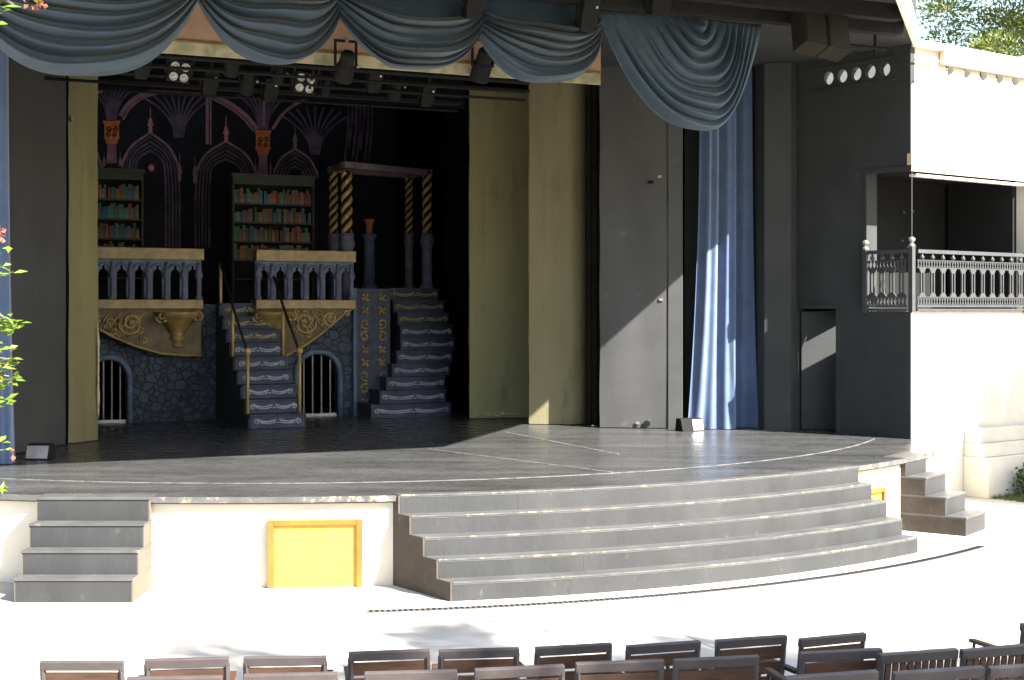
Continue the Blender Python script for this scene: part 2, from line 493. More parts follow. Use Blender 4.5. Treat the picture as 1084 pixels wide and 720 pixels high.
# ------------------------------------------------------------------ curved steps
cs = thing('curved_steps', 'wide curved flight of dark grey worn wooden steps', 'steps', WORLD, (2, 15.8, 0))
DIR = Vector((.59, -.807))
def cut_angle(r, pt):
    # angle on circle r of the line through pt with direction DIR
    rel = Vector(pt) - CC
    b = rel.dot(DIR); c = rel.length_squared - r * r
    k = -b + math.sqrt(b * b - c)
    q = rel + DIR * k
    return math.degrees(math.atan2(q.x, -q.y))
PL, PR = (-.63, 14.57), (4.885, 17.29)
RS = [11.25, 11.02, 10.79, 10.56, 10.36]
RIN = 10.2
r2 = random.Random(3)
for k in range(5):
    r = RS[k]
    z0, z1 = .19 * k, .19 * (k + 1)
    if k == 4: z1 = ZS + .003
    a0, a1 = cut_angle(r, PL), cut_angle(r, PR)
    b0, b1 = cut_angle(RIN, PL), cut_angle(RIN, PR)
    cuts = [0, .3 + r2.uniform(-.2, .2), .8 + r2.uniform(-.12, .15), 1]
    mb = MB(); mt = MB()
    for i in range(3):
        f0, f1 = cuts[i] + (.00012 if i else 0), cuts[i + 1] - (.00012 if i < 2 else 0)
        o_ = arc(r, a0 + (a1 - a0) * f0, a0 + (a1 - a0) * f1, 16)
        i_ = arc(RIN, b0 + (b1 - b0) * f0, b0 + (b1 - b0) * f1, 16)
        mb.plan(o_ + i_[::-1], z0, z1 - .028)
        # tread board with a nosing
        o2 = arc(r + .003, a0 + (a1 - a0) * f0, a0 + (a1 - a0) * f1, 16)
        mt.plan(o2 + i_[::-1], z1 - .0278, z1)
    so = obj('step', mb, M['seat_step'], cs)
    obj('tread', mt, M['tread'], so)
    o3 = arc(r + .0075, a0, a1, 90); o4 = arc(r - .012, a0, a1, 90)
    rz = random.Random(k)
    mb = MB(); mb.plan(o3 + o4[::-1], z1 - .011, z1 + .0035)
    obj('worn_edge', mb, M['worn'], so)
for pt, sg in ((PL, -1), (PR, 1)):
    mb = MB()
    # stepped side board along DIR
    nrm = Vector((-DIR.y, DIR.x)) * sg * (1 if True else -1)
    nrm = Vector((DIR.y, -DIR.x)) if sg < 0 else Vector((-DIR.y, DIR.x))
    base = Vector(pt)
    def along(r):
        a = cut_angle(r, pt); q = Vector((CC.x + r * math.sin(R(a)), CC.y - r * math.cos(R(a)))); return (q - base).dot(DIR)
    prof = [(along(10.27), 0)]
    prof += [(along(RS[0]), 0), (along(RS[0]), .19)]
    for k in range(1, 5):
        prof += [(along(RS[k]), .19 * k), (along(RS[k]), .19 * (k + 1))]
    prof += [(along(10.27), .95)]
    p0 = [base + DIR * a + nrm * .003 for a, z in prof]
    p1 = [base + DIR * a + nrm * .028 for a, z in prof]
    n = len(prof)
    vs = [(p.x, p.y, prof[i][1]) for i, p in enumerate(p0)] + [(p.x, p.y, prof[i][1]) for i, p in enumerate(p1)]
    fs = [tuple(range(n)), tuple(range(2 * n - 1, n - 1, -1))] + [(i, n + i, n + (i + 1) % n, (i + 1) % n) for i in range(n)]
    mb.add(vs, fs)
    obj('side_panel', mb, M['tanside'], cs)

# ------------------------------------------------------------------ straight stage stairs (left and right)
def stairs(name, label, fr, w, n, tread, sidemat):
    t = thing(name, label, 'stairs', fr, (0, 0, 0))
    rise = ZS / n
    for k in range(n):
        y0 = -tread * (n - 1 - k)
        mb = MB()
        mb.box(-w / 2 + .012, w / 2 - .012, y0 - .02 if False else y0, .3 if k == n - 1 else .1, rise * k, rise * (k + 1) - .025)
        so = obj('step', mb, M['seat_step'], t, bevel=.004)
        mb = MB(); mb.box(-w / 2 - .004, w / 2 + .004, y0 - .012, .3 if k == n - 1 else .1, rise * (k + 1) - .0248, rise * (k + 1) + (.004 if k == n - 1 else 0))
        obj('tread', mb, M['tread'], so, bevel=.004)
    prof = [(.1, 0), (-tread * (n - 1), 0)]
    for k in range(n):
        y0 = -tread * (n - 1 - k)
        prof += [(y0 + .002, rise * k), (y0 + .002, rise * (k + 1) - .026)]
    prof += [(.1, ZS - .026)]
    pr = [p for i, p in enumerate(prof) if i != 1]
    for sx in (-1, 1):
        mb = MB(); mb.side(pr, sx * (w / 2 - .0115), sx * w / 2)
        obj('side_panel', mb, sidemat, t)
    return t
stairs('stage_stairs', 'dark straight stairs up to the stage, left of the yellow hatch', frame(-4.33, 15.13, 0), 1.17, 4, .225, M['tanlight'])
ang_r = 54.0
pr_ = Vector((CC.x + 10.335 * math.sin(R(ang_r)), CC.y - 10.335 * math.cos(R(ang_r))))
stairs('stage_stairs', 'small brown-sided stairs at the right end of the stage', frame(pr_.x, pr_.y, ang_r), .76, 4, .265, M['tanside'])

# joints between the concrete bays in front of the chairs
for k, a in enumerate(range(15, 46, 5)):
    mb = MB(); p, q = arc(11.75, a, a + .001, 1)[0], arc(17.6, a, a + .001, 1)[0]
    dd_ = (Vector(q) - Vector(p)).normalized(); nn = Vector((-dd_.y, dd_.x)) * .006
    mb.plan([Vector(p) - nn, Vector(p) + nn, Vector(q) + nn, Vector(q) - nn], .0005, .002)
    obj('paving_joint', mb, M['joint'], kind='structure')
# trench drain in the ground
t = thing('drain_channel', 'thin curved drain grating in the pale ground around the steps', 'drain', WORLD, (2, 15, 0))
obj('frame', ring(11.54, 11.66, 8, 49, 60, .002, .006), M['grate'], t)
mb = MB()
for i in range(150):
    a = 8.1 + 40.8 * i / 150
    o_ = arc(11.642, a, a + .16, 1); i_ = arc(11.558, a, a + .16, 1)
    mb.plan(o_ + i_[::-1], .0065, .009)
obj('grating', mb, M['dark'], t)

# ------------------------------------------------------------------ canopy roof, stage house
K = (4.28, 16.62)
c25, s25 = math.cos(R(25)), math.sin(R(25))
def setw(s, t):
    v = SET @ Vector((s, t, 0)); return (v.x, v.y)
Kl = (K[0] - 13.2 * c25, K[1] - 13.2 * s25)
bw_back = WING @ Vector((.06, 2.62, 0))
wc = WING @ Vector((.06, -.02, 0))
roof = thing('canopy_roof', 'dark underside of the flat roof over the stage front, cream edge board', 'roof', WORLD, (0, 17, 6.8))
right_back = setw(9.2, -5.0)
mb = MB()
plan_pts = [Kl, K, (wc.x, wc.y), (bw_back.x, bw_back.y), setw(8.9, -4.6), setw(-5.6, -4.6)]
mb.plan(plan_pts, 6.86, 7.05)
obj('roof_slab', mb, M['black'], roof)
def edge_board(a, b, th, z0, z1, off=.0, za=None):
    a, b = Vector(a), Vector(b); d = (b - a).normalized(); n = Vector((d.y, -d.x))
    mb = MB(); mb.plan([a + n * off, a + n * (off + th), b + n * (off + th), b + n * off], z0, z1)
    if za is not None:
        mb.v[0].z = mb.v[1].z = za
    return mb
obj('edge_board', edge_board(K, (wc.x - .05, wc.y - .09), .06, 6.80, 7.12, za=6.60), M['white'], roof)
obj('edge_board', edge_board(Kl, K, .06, 6.60, 7.12), M['white'], roof)

# beams under the canopy
for i, (t_, z0) in enumerate(((-10.35, 6.66), (-9.72, 6.62))):
    mb = MB(); mb.box(-4.5, 6.0 + i * .55, t_ - .09, t_ + .09, z0, 6.858)
    obj('ceiling_beam', mb, M['metalblack'], fr=SET, label=('nearer dark ceiling beam across above the blue swags' if i == 0 else 'dark ceiling beam just in front of the blue swags'), cat='beam')

# stage house masking (black box behind the set)
house = thing('stage_house', 'black walls enclosing the back of the stage', 'building', SET, (1.5, 6, 0))
mb = MB(); mb.box(-7, 11, 6.0, 6.2, 0.9, 9.4); obj('back_wall', mb, M['blackmatte'], house)
mb = MB(); mb.box(-7.2, -7.0, -5.9, 6.2, 0.9, 9.4); obj('side_wall', mb, M['blackmatte'], house)
mb = MB(); mb.box(11.0, 11.2, -3.0, 6.2, 0.9, 9.4); obj('side_wall', mb, M['blackmatte'], house)
mb = MB(); mb.box(-7.2, 11.2, -4.4, 6.2, 9.4, 9.6); obj('roof', mb, M['black'], house)
mb = MB(); mb.box(-7.2, 11.2, -4.598, -4.4, 6.862, 9.4); obj('front_wall', mb, M['black'], house)
mb = MB()
pw = [(7.36, -5.75), (8.9, -4.72), (11.2, -4.62), (11.2, -4.4), (8.8, -4.5), (7.26, -5.55)]
mb.plan(pw, ZS - .05, 7.058); mb.box(11.0, 11.2, -4.4, -3.0, .9, 9.4); obj('side_wall', mb, M['black'], house)
# left outer wall closing the stage side (outside the frame, beside the blue curtain)
mb = MB(); mb.plan([(-6.95, 19.0), (-9.5, 16.2), (-9.7, 16.4), (-7.15, 19.3)], ZS, 6.86)
obj('side_wall', mb, M['black'], label='dark wall at the far left edge behind the left curtain', cat='wall')

# ------------------------------------------------------------------ right wing building
wing = thing('wing_building', 'cream wing building with a balcony and dark side facing the stage', 'building', WING, (0, 0, 0))
X1 = 7.0
ZO0, ZO1, ZT = 2.86, 5.02, 6.28      # balcony opening, wall top
mb = MB()
mb.elev([(0.0, 0), (X1, 0), (X1, ZO0), (0.0, ZO0)], 0, .25); obj('front_wall', mb, M['cream'], wing)
mb = MB()
mb.elev([(0.0, ZO1), (X1, ZO1), (X1, ZT), (0.0, ZT)], 0, .25); obj('front_wall', mb, M['cream'], wing)
mb = MB(); mb.box(3.1, X1, 0.001, .25, ZO0 + .001, ZO1 - .001); obj('front_wall', mb, M['cream'], wing)
# dark side wall with notch for the balcony and a doorway
SY0, DY0, DY1 = .80, 1.40, 2.20
mb = MB()
mb.side([(.002, .0), (.002, ZO0), (SY0, ZO0), (SY0, ZO1), (.002, ZO1), (.002, ZT), (2.62, ZT), (2.62, 0), (DY1, 0), (DY1, 2.90), (DY0, 2.90), (DY0, 0)], -.03, -.002)
mb.side([(.252, .0), (.252, ZO0), (SY0, ZO0), (SY0, ZO1), (.252, ZO1), (.252, ZT), (2.62, ZT), (2.62, 0), (DY1, 0), (DY1, 2.90), (DY0, 2.90), (DY0, 0)], -.001, .2)
obj('side_wall', mb, M['black'], wing)
# doorway: frame and dark lobby behind
mb = MB()
mb.box(-.05, .0, DY0 - .06, DY0 - .001, ZS, 2.96); mb.box(-.05, .0, DY1 + .001, DY1 + .06, ZS, 2.96); mb.box(-.05, .0, DY0 + .0, DY1, 2.901, 2.97)
obj('door_frame', mb, M['black'], wing)
mb = MB()
mb.box(1.5, 1.55, .3, 3.2, 0, 2.84); mb.box(.2, 1.5, 3.15, 3.2, 0, 2.84); mb.box(.2, 1.5, .26, .3, 0, 2.84)
obj('lobby_wall', mb, M['black'], wing)
mb = MB(); mb.box(.0, 1.5, 1.3, 2.3, ZS - .3, ZS - .001); obj('lobby_floor', mb, M['floor'], wing)
dl = MB(); dl.obox((.385, -.025, (ZS + 2.86) / 2), (.75, .045, 2.86 - ZS - .01)); dl.xf(Matrix.Translation((.03, 2.19, 0)) @ Matrix.Rotation(R(-38), 4, 'Z'))
dd = obj('door', dl, M['black'], wing, bevel=.004)
dh = MB(); dh.tube([(.68, -.09, 1.95), (.56, -.09, 1.95)], .012, 6); dh.tube([(.68, -.05, 1.95), (.68, -.09, 1.95)], .012, 6); dh.xf(Matrix.Translation((.03, 2.19, 0)) @ Matrix.Rotation(R(-38), 4, 'Z'))
obj('handle', dh, M['clamp'], dd)
# balcony room
mb = MB(); mb.box(.201, X1, .252, 1.0, 2.845, ZO0 + .005); mb.box(.201, X1, 1.55, 3.2, 2.845, ZO0 + .005); mb.box(.95, X1, 1.0, 1.55, 2.845, ZO0 + .005); obj('balcony_floor', mb, M['black'], wing)
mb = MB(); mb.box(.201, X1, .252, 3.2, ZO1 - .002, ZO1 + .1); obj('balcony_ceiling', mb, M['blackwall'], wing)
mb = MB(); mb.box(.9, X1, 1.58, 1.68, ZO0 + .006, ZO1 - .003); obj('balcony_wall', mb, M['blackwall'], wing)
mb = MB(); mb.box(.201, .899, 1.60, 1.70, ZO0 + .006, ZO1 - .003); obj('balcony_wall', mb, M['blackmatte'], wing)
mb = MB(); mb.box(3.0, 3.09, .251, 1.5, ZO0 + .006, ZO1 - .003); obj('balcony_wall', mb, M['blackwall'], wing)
# small pale squares stand in for bright light holes in the balcony back wall
mb = MB()
for (x, z) in ((1.9, 4.5), (2.15, 4.53), (1.86, 4.03), (2.0, 3.93), (2.08, 4.05), (2.22, 3.95)):
    mb.box(x - .015, x + .015, 1.568, 1.579, z - .015, z + .015)
obj('bright_hole_spot', mb, M['clamp'], wing)
# lintel band and light strip above the balcony
mb = MB(); mb.box(-.045, X1, -.03, -.001, ZO1 - .06, ZO1 + .03); obj('lintel_band', mb, M['creamtrim'], wing)
mb = MB(); mb.box(.1, 3.0, -.012, .12, ZO1 - .13, ZO1 - .095); obj('light_strip', mb, M['white'], wing)
mb = MB(); mb.box(-.05, -.031, -.03, SY0 + .06, ZO1 - .05, ZO1 + .02); mb.box(-.05, -.031, SY0, SY0 + .06, ZO0, ZO1 - .051)
obj('opening_trim', mb, M['black'], wing)
mb = MB(); mb.tube([(-.02, -.015, ZO0), (-.02, -.015, ZO1 - .06)], .007, 6); obj('corner_rod', mb, M['rail'], wing)
mb = MB(); mb.box(-.06, .02, -.045, .04, ZO1 + .03, ZO1 + .2); obj('corner_block', mb, M['creamtrim'], wing)
# seam conduit and bracket on the front
mb = MB(); mb.box(.02, X1, -.014, -.001, 5.93, 5.955); mb.box(.62, .65, -.02, -.0145, 5.85, 5.93); mb.box(.75, .77, -.02, -.0145, 5.86, 5.93)
obj('conduit', mb, M['creamtrim'], wing)

def holed(x0, x1, z0, z1, holes, r, y0, y1, flip=False):
    """flat panel in (x,z) with round holes through it, thickness y0..y1"""
    mb = MB()
    xs = [x0]
    for h in holes:
        xs += [h[0] - r * 1.3, h[0] + r * 1.3]
    xs += [x1]
    for i in range(0, len(xs), 2):
        if xs[i + 1] - xs[i] > .001:
            mb.box(xs[i], xs[i + 1], y0, y1, z0, z1)
    n = 16
    for hx, hz in holes:
        a, b = hx - r * 1.3, hx + r * 1.3
        circ = [(hx + r * math.cos(2 * PI * k / n), hz + r * 1.05 * math.sin(2 * PI * k / n)) for k in range(n)]
        def outer(k):
            q = 2 * PI * k / n; c, s = math.cos(q), math.sin(q)
            m = max(abs(c), abs(s)); c, s = c / m, s / m
            return (hx + c * r * 1.3, (hz + s * (z1 - hz)) if s > 0 else (hz + s * (hz - z0)))
        out = [outer(k) for k in range(n)]
        vs = [(p[0], y0, p[1]) for p in circ] + [(p[0], y0, p[1]) for p in out] + [(p[0], y1, p[1]) for p in circ] + [(p[0], y1, p[1]) for p in out]
        fs = []
        for k in range(n):
            k2 = (k + 1) % n
            fs += [(k, k2, n + k2, n + k), (2 * n + k, 3 * n + k, 3 * n + k2, 2 * n + k2), (k, 2 * n + k, 2 * n + k2, k2), (n + k, n + k2, 3 * n + k2, 3 * n + k)]
        mb.add(vs, fs)
    return mb

ZF = 6.82
mb = holed(0.072, X1, ZT + .001, ZF, [(.93 + .44 * i, 6.58) for i in range(12)], .10, .0, .10)
obj('frieze', mb, M['cream'], wing)
mb = holed(.0, 2.62, ZT + .001, ZF + .037, [(.47 + .272 * i, 6.54) for i in range(5)], .098, 0, .10)
for i, v in enumerate(mb.v): mb.v[i] = Vector((-.03 + v.y, v.x, v.z))
obj('frieze', mb, M['black'], wing)
mb = MB(); mb.box(-.05, -.031, .3, 1.85, 6.36, 6.385); mb.box(-.05, -.031, .3, 1.85, 6.70, 6.725); obj('frieze_rail', mb, M['black'], wing)
mb = MB(); mb.box(.0, X1, -.12, .16, ZF, ZF + .1); obj('coping', mb, M['white'], wing, bevel=.01)
mb = MB(); mb.box(.66, X1, -.10, -.02, ZF - .20, ZF - .001); obj('eave_board', mb, M['creamtrim'], wing)
mb = MB(); mb.tube([(-.01, -.06, 6.62), (.66, -.06, 6.66)], .014, 6); mb.tube([(-.0, -.05, 6.3), (.38, -.06, 6.64)], .012, 6)
obj('bracket', mb, M['creamtrim'], wing)
mb = MB(); mb.box(.21, X1, .252, 4.5, ZT - .12, ZT - .02); obj('flat_roof', mb, M['cream'], wing)
mb = MB(); mb.box(X1 - .25, X1 - .001, .252, 4.5, 0, ZT - .13); mb.box(.21, X1 - .26, 4.3, 4.5, 0, ZT - .13); obj('rear_wall', mb, M['cream'], wing)
# stepped plinth at the foot of the white wall
mb = MB(); mb.box(1.28, 6.9, -.45, -.001, 0, .62); obj('plinth', mb, M['cream'], wing, bevel=.01)
mb = MB(); mb.box(1.30, 6.9, -.36, -.002, .621, .82); mb.box(1.32, 6.9, -.22, -.003, .821, 1.04); obj('plinth_ledge', mb, M['cream'], wing, bevel=.008)

# balcony railing
rail = thing('balcony_railing', 'ornate grey iron railing around the wing balcony corner', 'railing', WING, (0, 0, ZO0))
Z0, Z1 = ZO0 + .01, ZO0 + .93
def rail_run(L, npan, conv):
    P = L / npan
    def put(mb_fn, name):
        mb = MB(); mb_fn(mb); mb.v = [conv(v) for v in mb.v]; obj(name, mb, M['rail'], rail)
    put(lambda m: m.box(0, L, -.03, .03, Z1 - .055, Z1), 'top_rail')
    put(lambda m: (m.box(0, L, -.02, .02, Z0 + .0, Z0 + .03), m.box(0, L, -.012, .012, Z0 + .055, Z0 + .075)), 'bottom_rail')
    def lattice(m, za, zb):
        m.box(0, L, -.01, .01, za - .012, za); m.box(0, L, -.01, .01, zb, zb + .012)
        k = int(L / .065); h = zb - za
        for i in range(k):
            x = (i + .5) * L / k
            m.obox((x, 0, (za + zb) / 2), (.016, .014, h * 1.02), Matrix.Rotation(R(17), 3, 'Y'))
            m.obox((x, 0.001, (za + zb) / 2), (.016, .014, h * 1.02), Matrix.Rotation(R(-17), 3, 'Y'))
    put(lambda m: lattice(m, Z0 + .09, Z0 + .20), 'lattice_band')
    put(lambda m: lattice(m, Z1 - .265, Z1 - .165), 'lattice_band')
    for i in range(npan):
        x = (i + .5) * P
        def bal(m):
            for sx in (-1, 1):
                m.box(x + sx * .032 - .011, x + sx * .032 + .011, -.012, .012, Z0 + .21, Z1 - .28)
            m.elev([(x - .085, Z1 - .278), (x - .04, Z1 - .35), (x + .04, Z1 - .35), (x + .085, Z1 - .278)], -.011, .011)
            m.elev([(x - .04, Z0 + .275), (x - .085, Z0 + .213), (x + .085, Z0 + .213), (x + .04, Z0 + .275)], -.011, .011)
            m.lathe([(.012, 0), (.034, .02), (.036, .045), (.018, .065), (.014, .1)], (x, 0, Z1 - .152), 8)
        put(bal, 'baluster')
rail_run(2.82, 11, lambda v: Vector((v.x + .06, v.y - .045, v.z)))
rail_run(.72, 4, lambda v: Vector((-.075 - v.y * .0 + v.y, v.x + .04, v.z)))
for (x, y, h, fin) in ((-.06, -.045, .99, True), (-.075, .80, .97, True), (2.92, -.045, .97, False)):
    mb = MB(); mb.box(x - .038, x + .038, y - .038, y + .038, Z0 - .03, Z0 + h - .03)
    po = obj('post', mb, M['rail'], rail, bevel=.004)
    if fin:
        mb = MB(); mb.lathe([(.05, 0), (.05, .03), (.02, .05), (.055, .09), (.055, .12), (.02, .145)], (x, y, Z0 + h - .03), 10)
        obj('finial', mb, M['clamp'] if fin else M['rail'], po, smooth=False)

# pier between the blue curtain and the dark side wall
mb = MB(); mb.plan([(3.92, 24.15), (4.06, 23.55), (4.46, 23.42), (4.62, 23.66), (4.3, 24.2), (3.8, 24.4)], ZS, 6.85)
obj('proscenium_pier', mb, M['black'], label='dark proscenium pier between the right blue curtain and doorway', cat='pier')

# ------------------------------------------------------------------ swags
def swag(s0, s1, ztop, drop, label, mode='corner', nf=7, flat=0.0, seed=0, tline=-9.26, gather=.5, cx=.5):
    rr = random.Random(seed)
    NU, NV = 80, 220
    mb = MB()
    W = s1 - s0
    ph = rr.uniform(0, 6)
    widths = [rr.uniform(.55, 1.6) for _ in range(nf)]
    tot = sum(widths); acc = 0; marks = []
    for w in widths:
        marks.append((acc / tot, (acc + w) / tot, rr.uniform(.75, 1.2))); acc += w
    def fold(q):
        if q <= 0: return 0, 0
        for a, b, amp in marks:
            if q <= b:
                f = (q - a) / (b - a)
                return amp * (math.sin(PI * f ** .7) ** 1.1), amp
        return 0, 1
    e1, e2, e3, e4 = (rr.uniform(0, 6) for _ in range(4))
    for j in range(NV + 1):
        v = j / NV
        for i in range(NU + 1):
            u = i / NU
            w = 2 * u - 1
            vq = v + min(1, v * 3) * .022 * math.sin(2.2 * w + e1 + 3 * v) + min(1, v * 3) * .014 * math.sin(5 * w + e2 + 5 * v)
            q = max(0, min(1, (vq - flat) / (1 - flat)))
            fo, am = fold(q)
            fo = fo * (.72 + .28 * math.sin(2.5 * w + 9 * q + e3)) + .05 * math.sin(46 * q + 2 * w + e4) * (1 if q > 0 else 0)
            if mode == 'corner':
                # curve j hangs between two gathered corners
                sh = (1 - abs(w) ** 2.9)
                x = s0 + W * u
                zc = ztop - gather * (v ** 1.2)
                z = zc - (drop - gather) * (v ** .9) * sh
                ends = (1 - w ** 4) ** .8
                A = .25 * ends + .02
                yy = -.06 - .2 * sh * (.25 + .75 * math.sin(PI * min(1, v * .8 + .15))) - A * fo
                z -= .05 * fo * ends
                z += .015 * math.sin(9 * u + ph + 7 * v) * ends * q
            else:
                # nested loops hanging from the length of the top edge
                half_l = cx * (.04 + .96 * v ** .9); half_r = (1 - cx) * (.04 + .96 * v ** .8)
                x = s0 + W * (cx + (half_l * w if w < 0 else half_r * w))
                sh = (1 - abs(w) ** 2.5)
                z = ztop - drop * (v ** .82) * sh
                A = .17 * (1 - abs(w) ** 10) * (.45 + .55 * sh)
                yy = -.06 - .15 * sh * math.sin(PI * min(1, v * .75 + .1)) - A * fo
                z -= .045 * fo * sh
            mb.v.append(Vector((x, tline + yy, z)))
    for j in range(NV):
        for i in range(NU):
            a = j * (NU + 1) + i
            mb.f.append((a, a + NU + 1, a + NU + 2, a + 1))
    o = obj('swag_curtain', mb, M['swag'], fr=SET, smooth=True, label=label, cat='curtain', group='blue swags along the top of the stage opening')
    md = o.modifiers.new('thick', 'SOLIDIFY'); md.thickness = .012
    return o
TL = -9.26
ZW = 6.68
def swz(u, y): return sz(u, y, TL)[1]
S = [s_at(u, TL) for u in (-62, 210, 357, 507, 631, 804)]
swag(S[0], S[1] + .05, ZW, ZW - swz(78, 82), 'leftmost blue swag, broad with deep folds, behind pink blossoms', 'corner', 7, 0, 1, gather=.2)
swag(S[1] - .05, S[2] + .05, ZW, ZW - swz(285, 68), 'second blue swag from the left, evenly folded all over', 'corner', 7, 0, 2, tline=TL + .05, gather=.27)
swag(S[2] - .05, S[3] + .05, ZW, ZW - swz(435, 76), 'middle blue swag with a smooth top and folded lower half', 'corner', 6, .34, 3, gather=.33)
swag(S[3] - .05, S[4] + .06, ZW, ZW - swz(570, 89), 'narrow blue swag just left of the largest round swag', 'corner', 6, .30, 4, tline=TL + .05, gather=.44)
swag(S[4] - .04, S[5], ZW, ZW - swz(735, 139), 'rightmost blue swag hanging lowest in nested round folds', 'nest', 10, .0, 5, cx=.59)
# cream board behind the swag tops
mb = MB(); mb.box(S[0] - .2, S[5] - .55, TL + .16, TL + .2, ZW - .06, 6.855)
obj('header_board', mb, M['creamtrim'], fr=SET, label='cream header board the blue swags hang from', cat='board')

# painted border behind the swags
TB = -7.73
border = thing('painted_border', 'peach and mottled cream painted border hanging behind the swags', 'stage border', SET, (1.5, TB, 6.0))
bs0, bs1 = s_at(60, TB), s_at(636, TB)
mb = MB(); mb.box(bs0, bs1, TB, TB + .05, 6.17, 6.855); obj('upper_band', mb, M['peach'], border)
mb = MB(); mb.box(bs0, bs1, TB - .02, TB + .05, 6.145, 6.169); obj('trim_strip', mb, M['gold'], border)
mb = MB(); mb.box(bs0, bs1, TB + .005, TB + .05, 6.0, 6.144); obj('lower_band', mb, M['mottle'], border)

# ------------------------------------------------------------------ curtains
def curtain(name, pts, z0, z1, label, seed, folds, flare=.1, amp=.07, floorpool=.0):
    """pts: plan line ends; pleated hanging cloth"""
    rr = random.Random(seed)
    a, b = Vector(pts[0]), Vector(pts[1])
    d = (b - a); n = Vector((d.y, -d.x)).normalized()
    NU, NV = 150, 70
    mb = MB()
    phs = [rr.uniform(0, 6) for _ in range(6)]
    for j in range(NV + 1):
        v = j / NV
        z = z1 + (z0 - z1) * v
        fl = 1 + flare * v ** 2.5
        for i in range(NU + 1):
            u = i / NU
            uu = .5 + (u - .5) * fl - flare * .45 * v ** 2.5 * .5
            ww = u + .012 * math.sin(3 * v + phs[0]) + .02 * math.sin(5 * u + phs[1]) * v
            y = amp * math.sin(2 * PI * folds * ww + phs[2]) * (.75 + .35 * math.sin(7 * u + phs[3]))
            y += amp * .45 * math.sin(2 * PI * folds * 2.3 * ww + phs[4] + 1.5 * v)
            y += .09 * v ** 6 * (math.sin(9 * u + phs[5]) + .8)
            p = a + d * uu + n * y
            mb.v.append(Vector((p.x, p.y, z)))
    for j in range(NV):
        for i in range(NU):
            q = j * (NU + 1) + i
            mb.f.append((q, q + NU + 1, q + NU + 2, q + 1))
    o = obj(name, mb, M['blue'], smooth=True, label=label, cat='curtain', org=((a.x + b.x) / 2, (a.y + b.y) / 2, z0), group='long blue side curtains')
    return o
curtain('side_curtain', ((3.06, 23.70), (3.90, 23.92)), ZS + .01, 6.8, 'long blue curtain hanging under the right end of the swags', 11, 2.4, .34, .085)
curtain('side_curtain', ((-7.3, 17.95), (-6.32, 18.40)), ZS + .01, 6.8, 'long blue curtain at the left edge behind the lime leaves', 12, 5, .3, .07)

# ------------------------------------------------------------------ wing flats (legs) either side of the stage
def flat(name, p0, p1, z1, m, label, th=.05, edge=None, tornbits=None, cat='stage flat', bend=0):
    a, b = Vector(p0), Vector(p1); d = (b - a).normalized(); L = (b - a).length
    ang = math.degrees(math.atan2(d.y, d.x))
    t = thing(name, label, cat, frame(a.x, a.y, ang), (0, 0, ZS))
    # slightly bowed cloth face over a timber frame
    mb = MB(); NU, NV = 40, 40
    rr = random.Random(hash(label) % 1000 if False else len(label))
    p1_, p2_ = rr.uniform(0, 6), rr.uniform(0, 6)
    for j in range(NV + 1):
        for i in range(NU + 1):
            u, v = i / NU, j / NV
            w = .012 * math.sin(PI * u) * math.sin(3 * v * PI + p1_) + .006 * math.sin(8 * u + p2_ + 5 * v)
            e = .006 * math.sin(23 * v + p1_) * (1 if i in (0, NU) else 0)
            w += bend * max(0, u - .5) ** 2 * 5 if bend else 0
            mb.v.append(Vector((L * u + e, w - .005, ZS + .012 + (z1 - ZS) * v)))
    for j in range(NV):
        for i in range(NU):
            q = j * (NU + 1) + i
            mb.f.append((q, q + 1, q + NU + 2, q + NU + 1))
    obj('face', mb, m, t, smooth=True)
    Lf = L * .5 if bend else L
    mb = MB(); mb.box(.02, .09, .02, .02 + th, ZS, z1 - .02); mb.box(Lf - .09, Lf - .02, .02, .02 + th, ZS, z1 - .02)
    mb.box(.09, Lf - .09, .02, .02 + th, z1 - .1, z1 - .02); mb.box(.09, Lf - .09, .02, .02 + th, ZS, ZS + .1)
    obj('frame', mb, M['dark'], t)
    if edge:
        mb = MB(); rr = random.Random(5)
        path = [(-.004 + rr.uniform(-.006, .006), -.012, ZS + .02 + (z1 - ZS - .02) * i / 24) for i in range(25)]
        mb.tube(path, [.006 + rr.uniform(0, .006) for _ in path], 5)
        obj('edge_binding', mb, edge, t)
    if tornbits:
        rr = random.Random(9); mb = MB()
        for i in range(5):
            z = ZS + .06 + rr.uniform(0, .1); x = rr.uniform(.05, L * .6)
            path = [(x + .07 * k, -.02 - rr.uniform(0, .02), z + rr.uniform(-.025, .02)) for k in range(7)]
            mb.tube(path, [.004, .012, .016, .01, .014, .009, .004], 5)
        obj('torn_hem', mb, M['torn'], t)
    return t
f1 = floor_pt(497, 443.5); f2 = floor_pt(561.5, 442.5)
flat('wing_flat', f1, f2, 6.78, M['olivegreen'], 'greenish gold wing flat, furthest upstage of the right flats', edge=M['olive'], tornbits=True)
flat('wing_flat', floor_pt(560.5, 449.4), (1.52, 24.42), 6.72, M['tan'], 'tan gold wing flat between the green-gold flat and grey flat', edge=M['olive'], bend=1.0)
mb = MB()  # dark cloth added in place of the shade on the tan flat's right
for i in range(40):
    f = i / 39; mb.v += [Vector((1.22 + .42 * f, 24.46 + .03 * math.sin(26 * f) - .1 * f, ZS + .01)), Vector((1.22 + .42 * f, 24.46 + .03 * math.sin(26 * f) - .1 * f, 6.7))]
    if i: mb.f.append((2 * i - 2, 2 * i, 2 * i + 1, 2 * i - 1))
obj('masking_or_shade_cloth', mb, M['shadecloth'], smooth=True, label='narrow dark cloth standing in for shade between the tan gold flat and grey flat', cat='masking cloth', org=(1.3, 24.4, ZS))
t3 = flat('wing_flat', floor_pt(635, 453), floor_pt(707, 453.9), 7.0, M['darkpaint'], 'tall dark grey flat with sunlit lower half beside right curtain', th=.08)
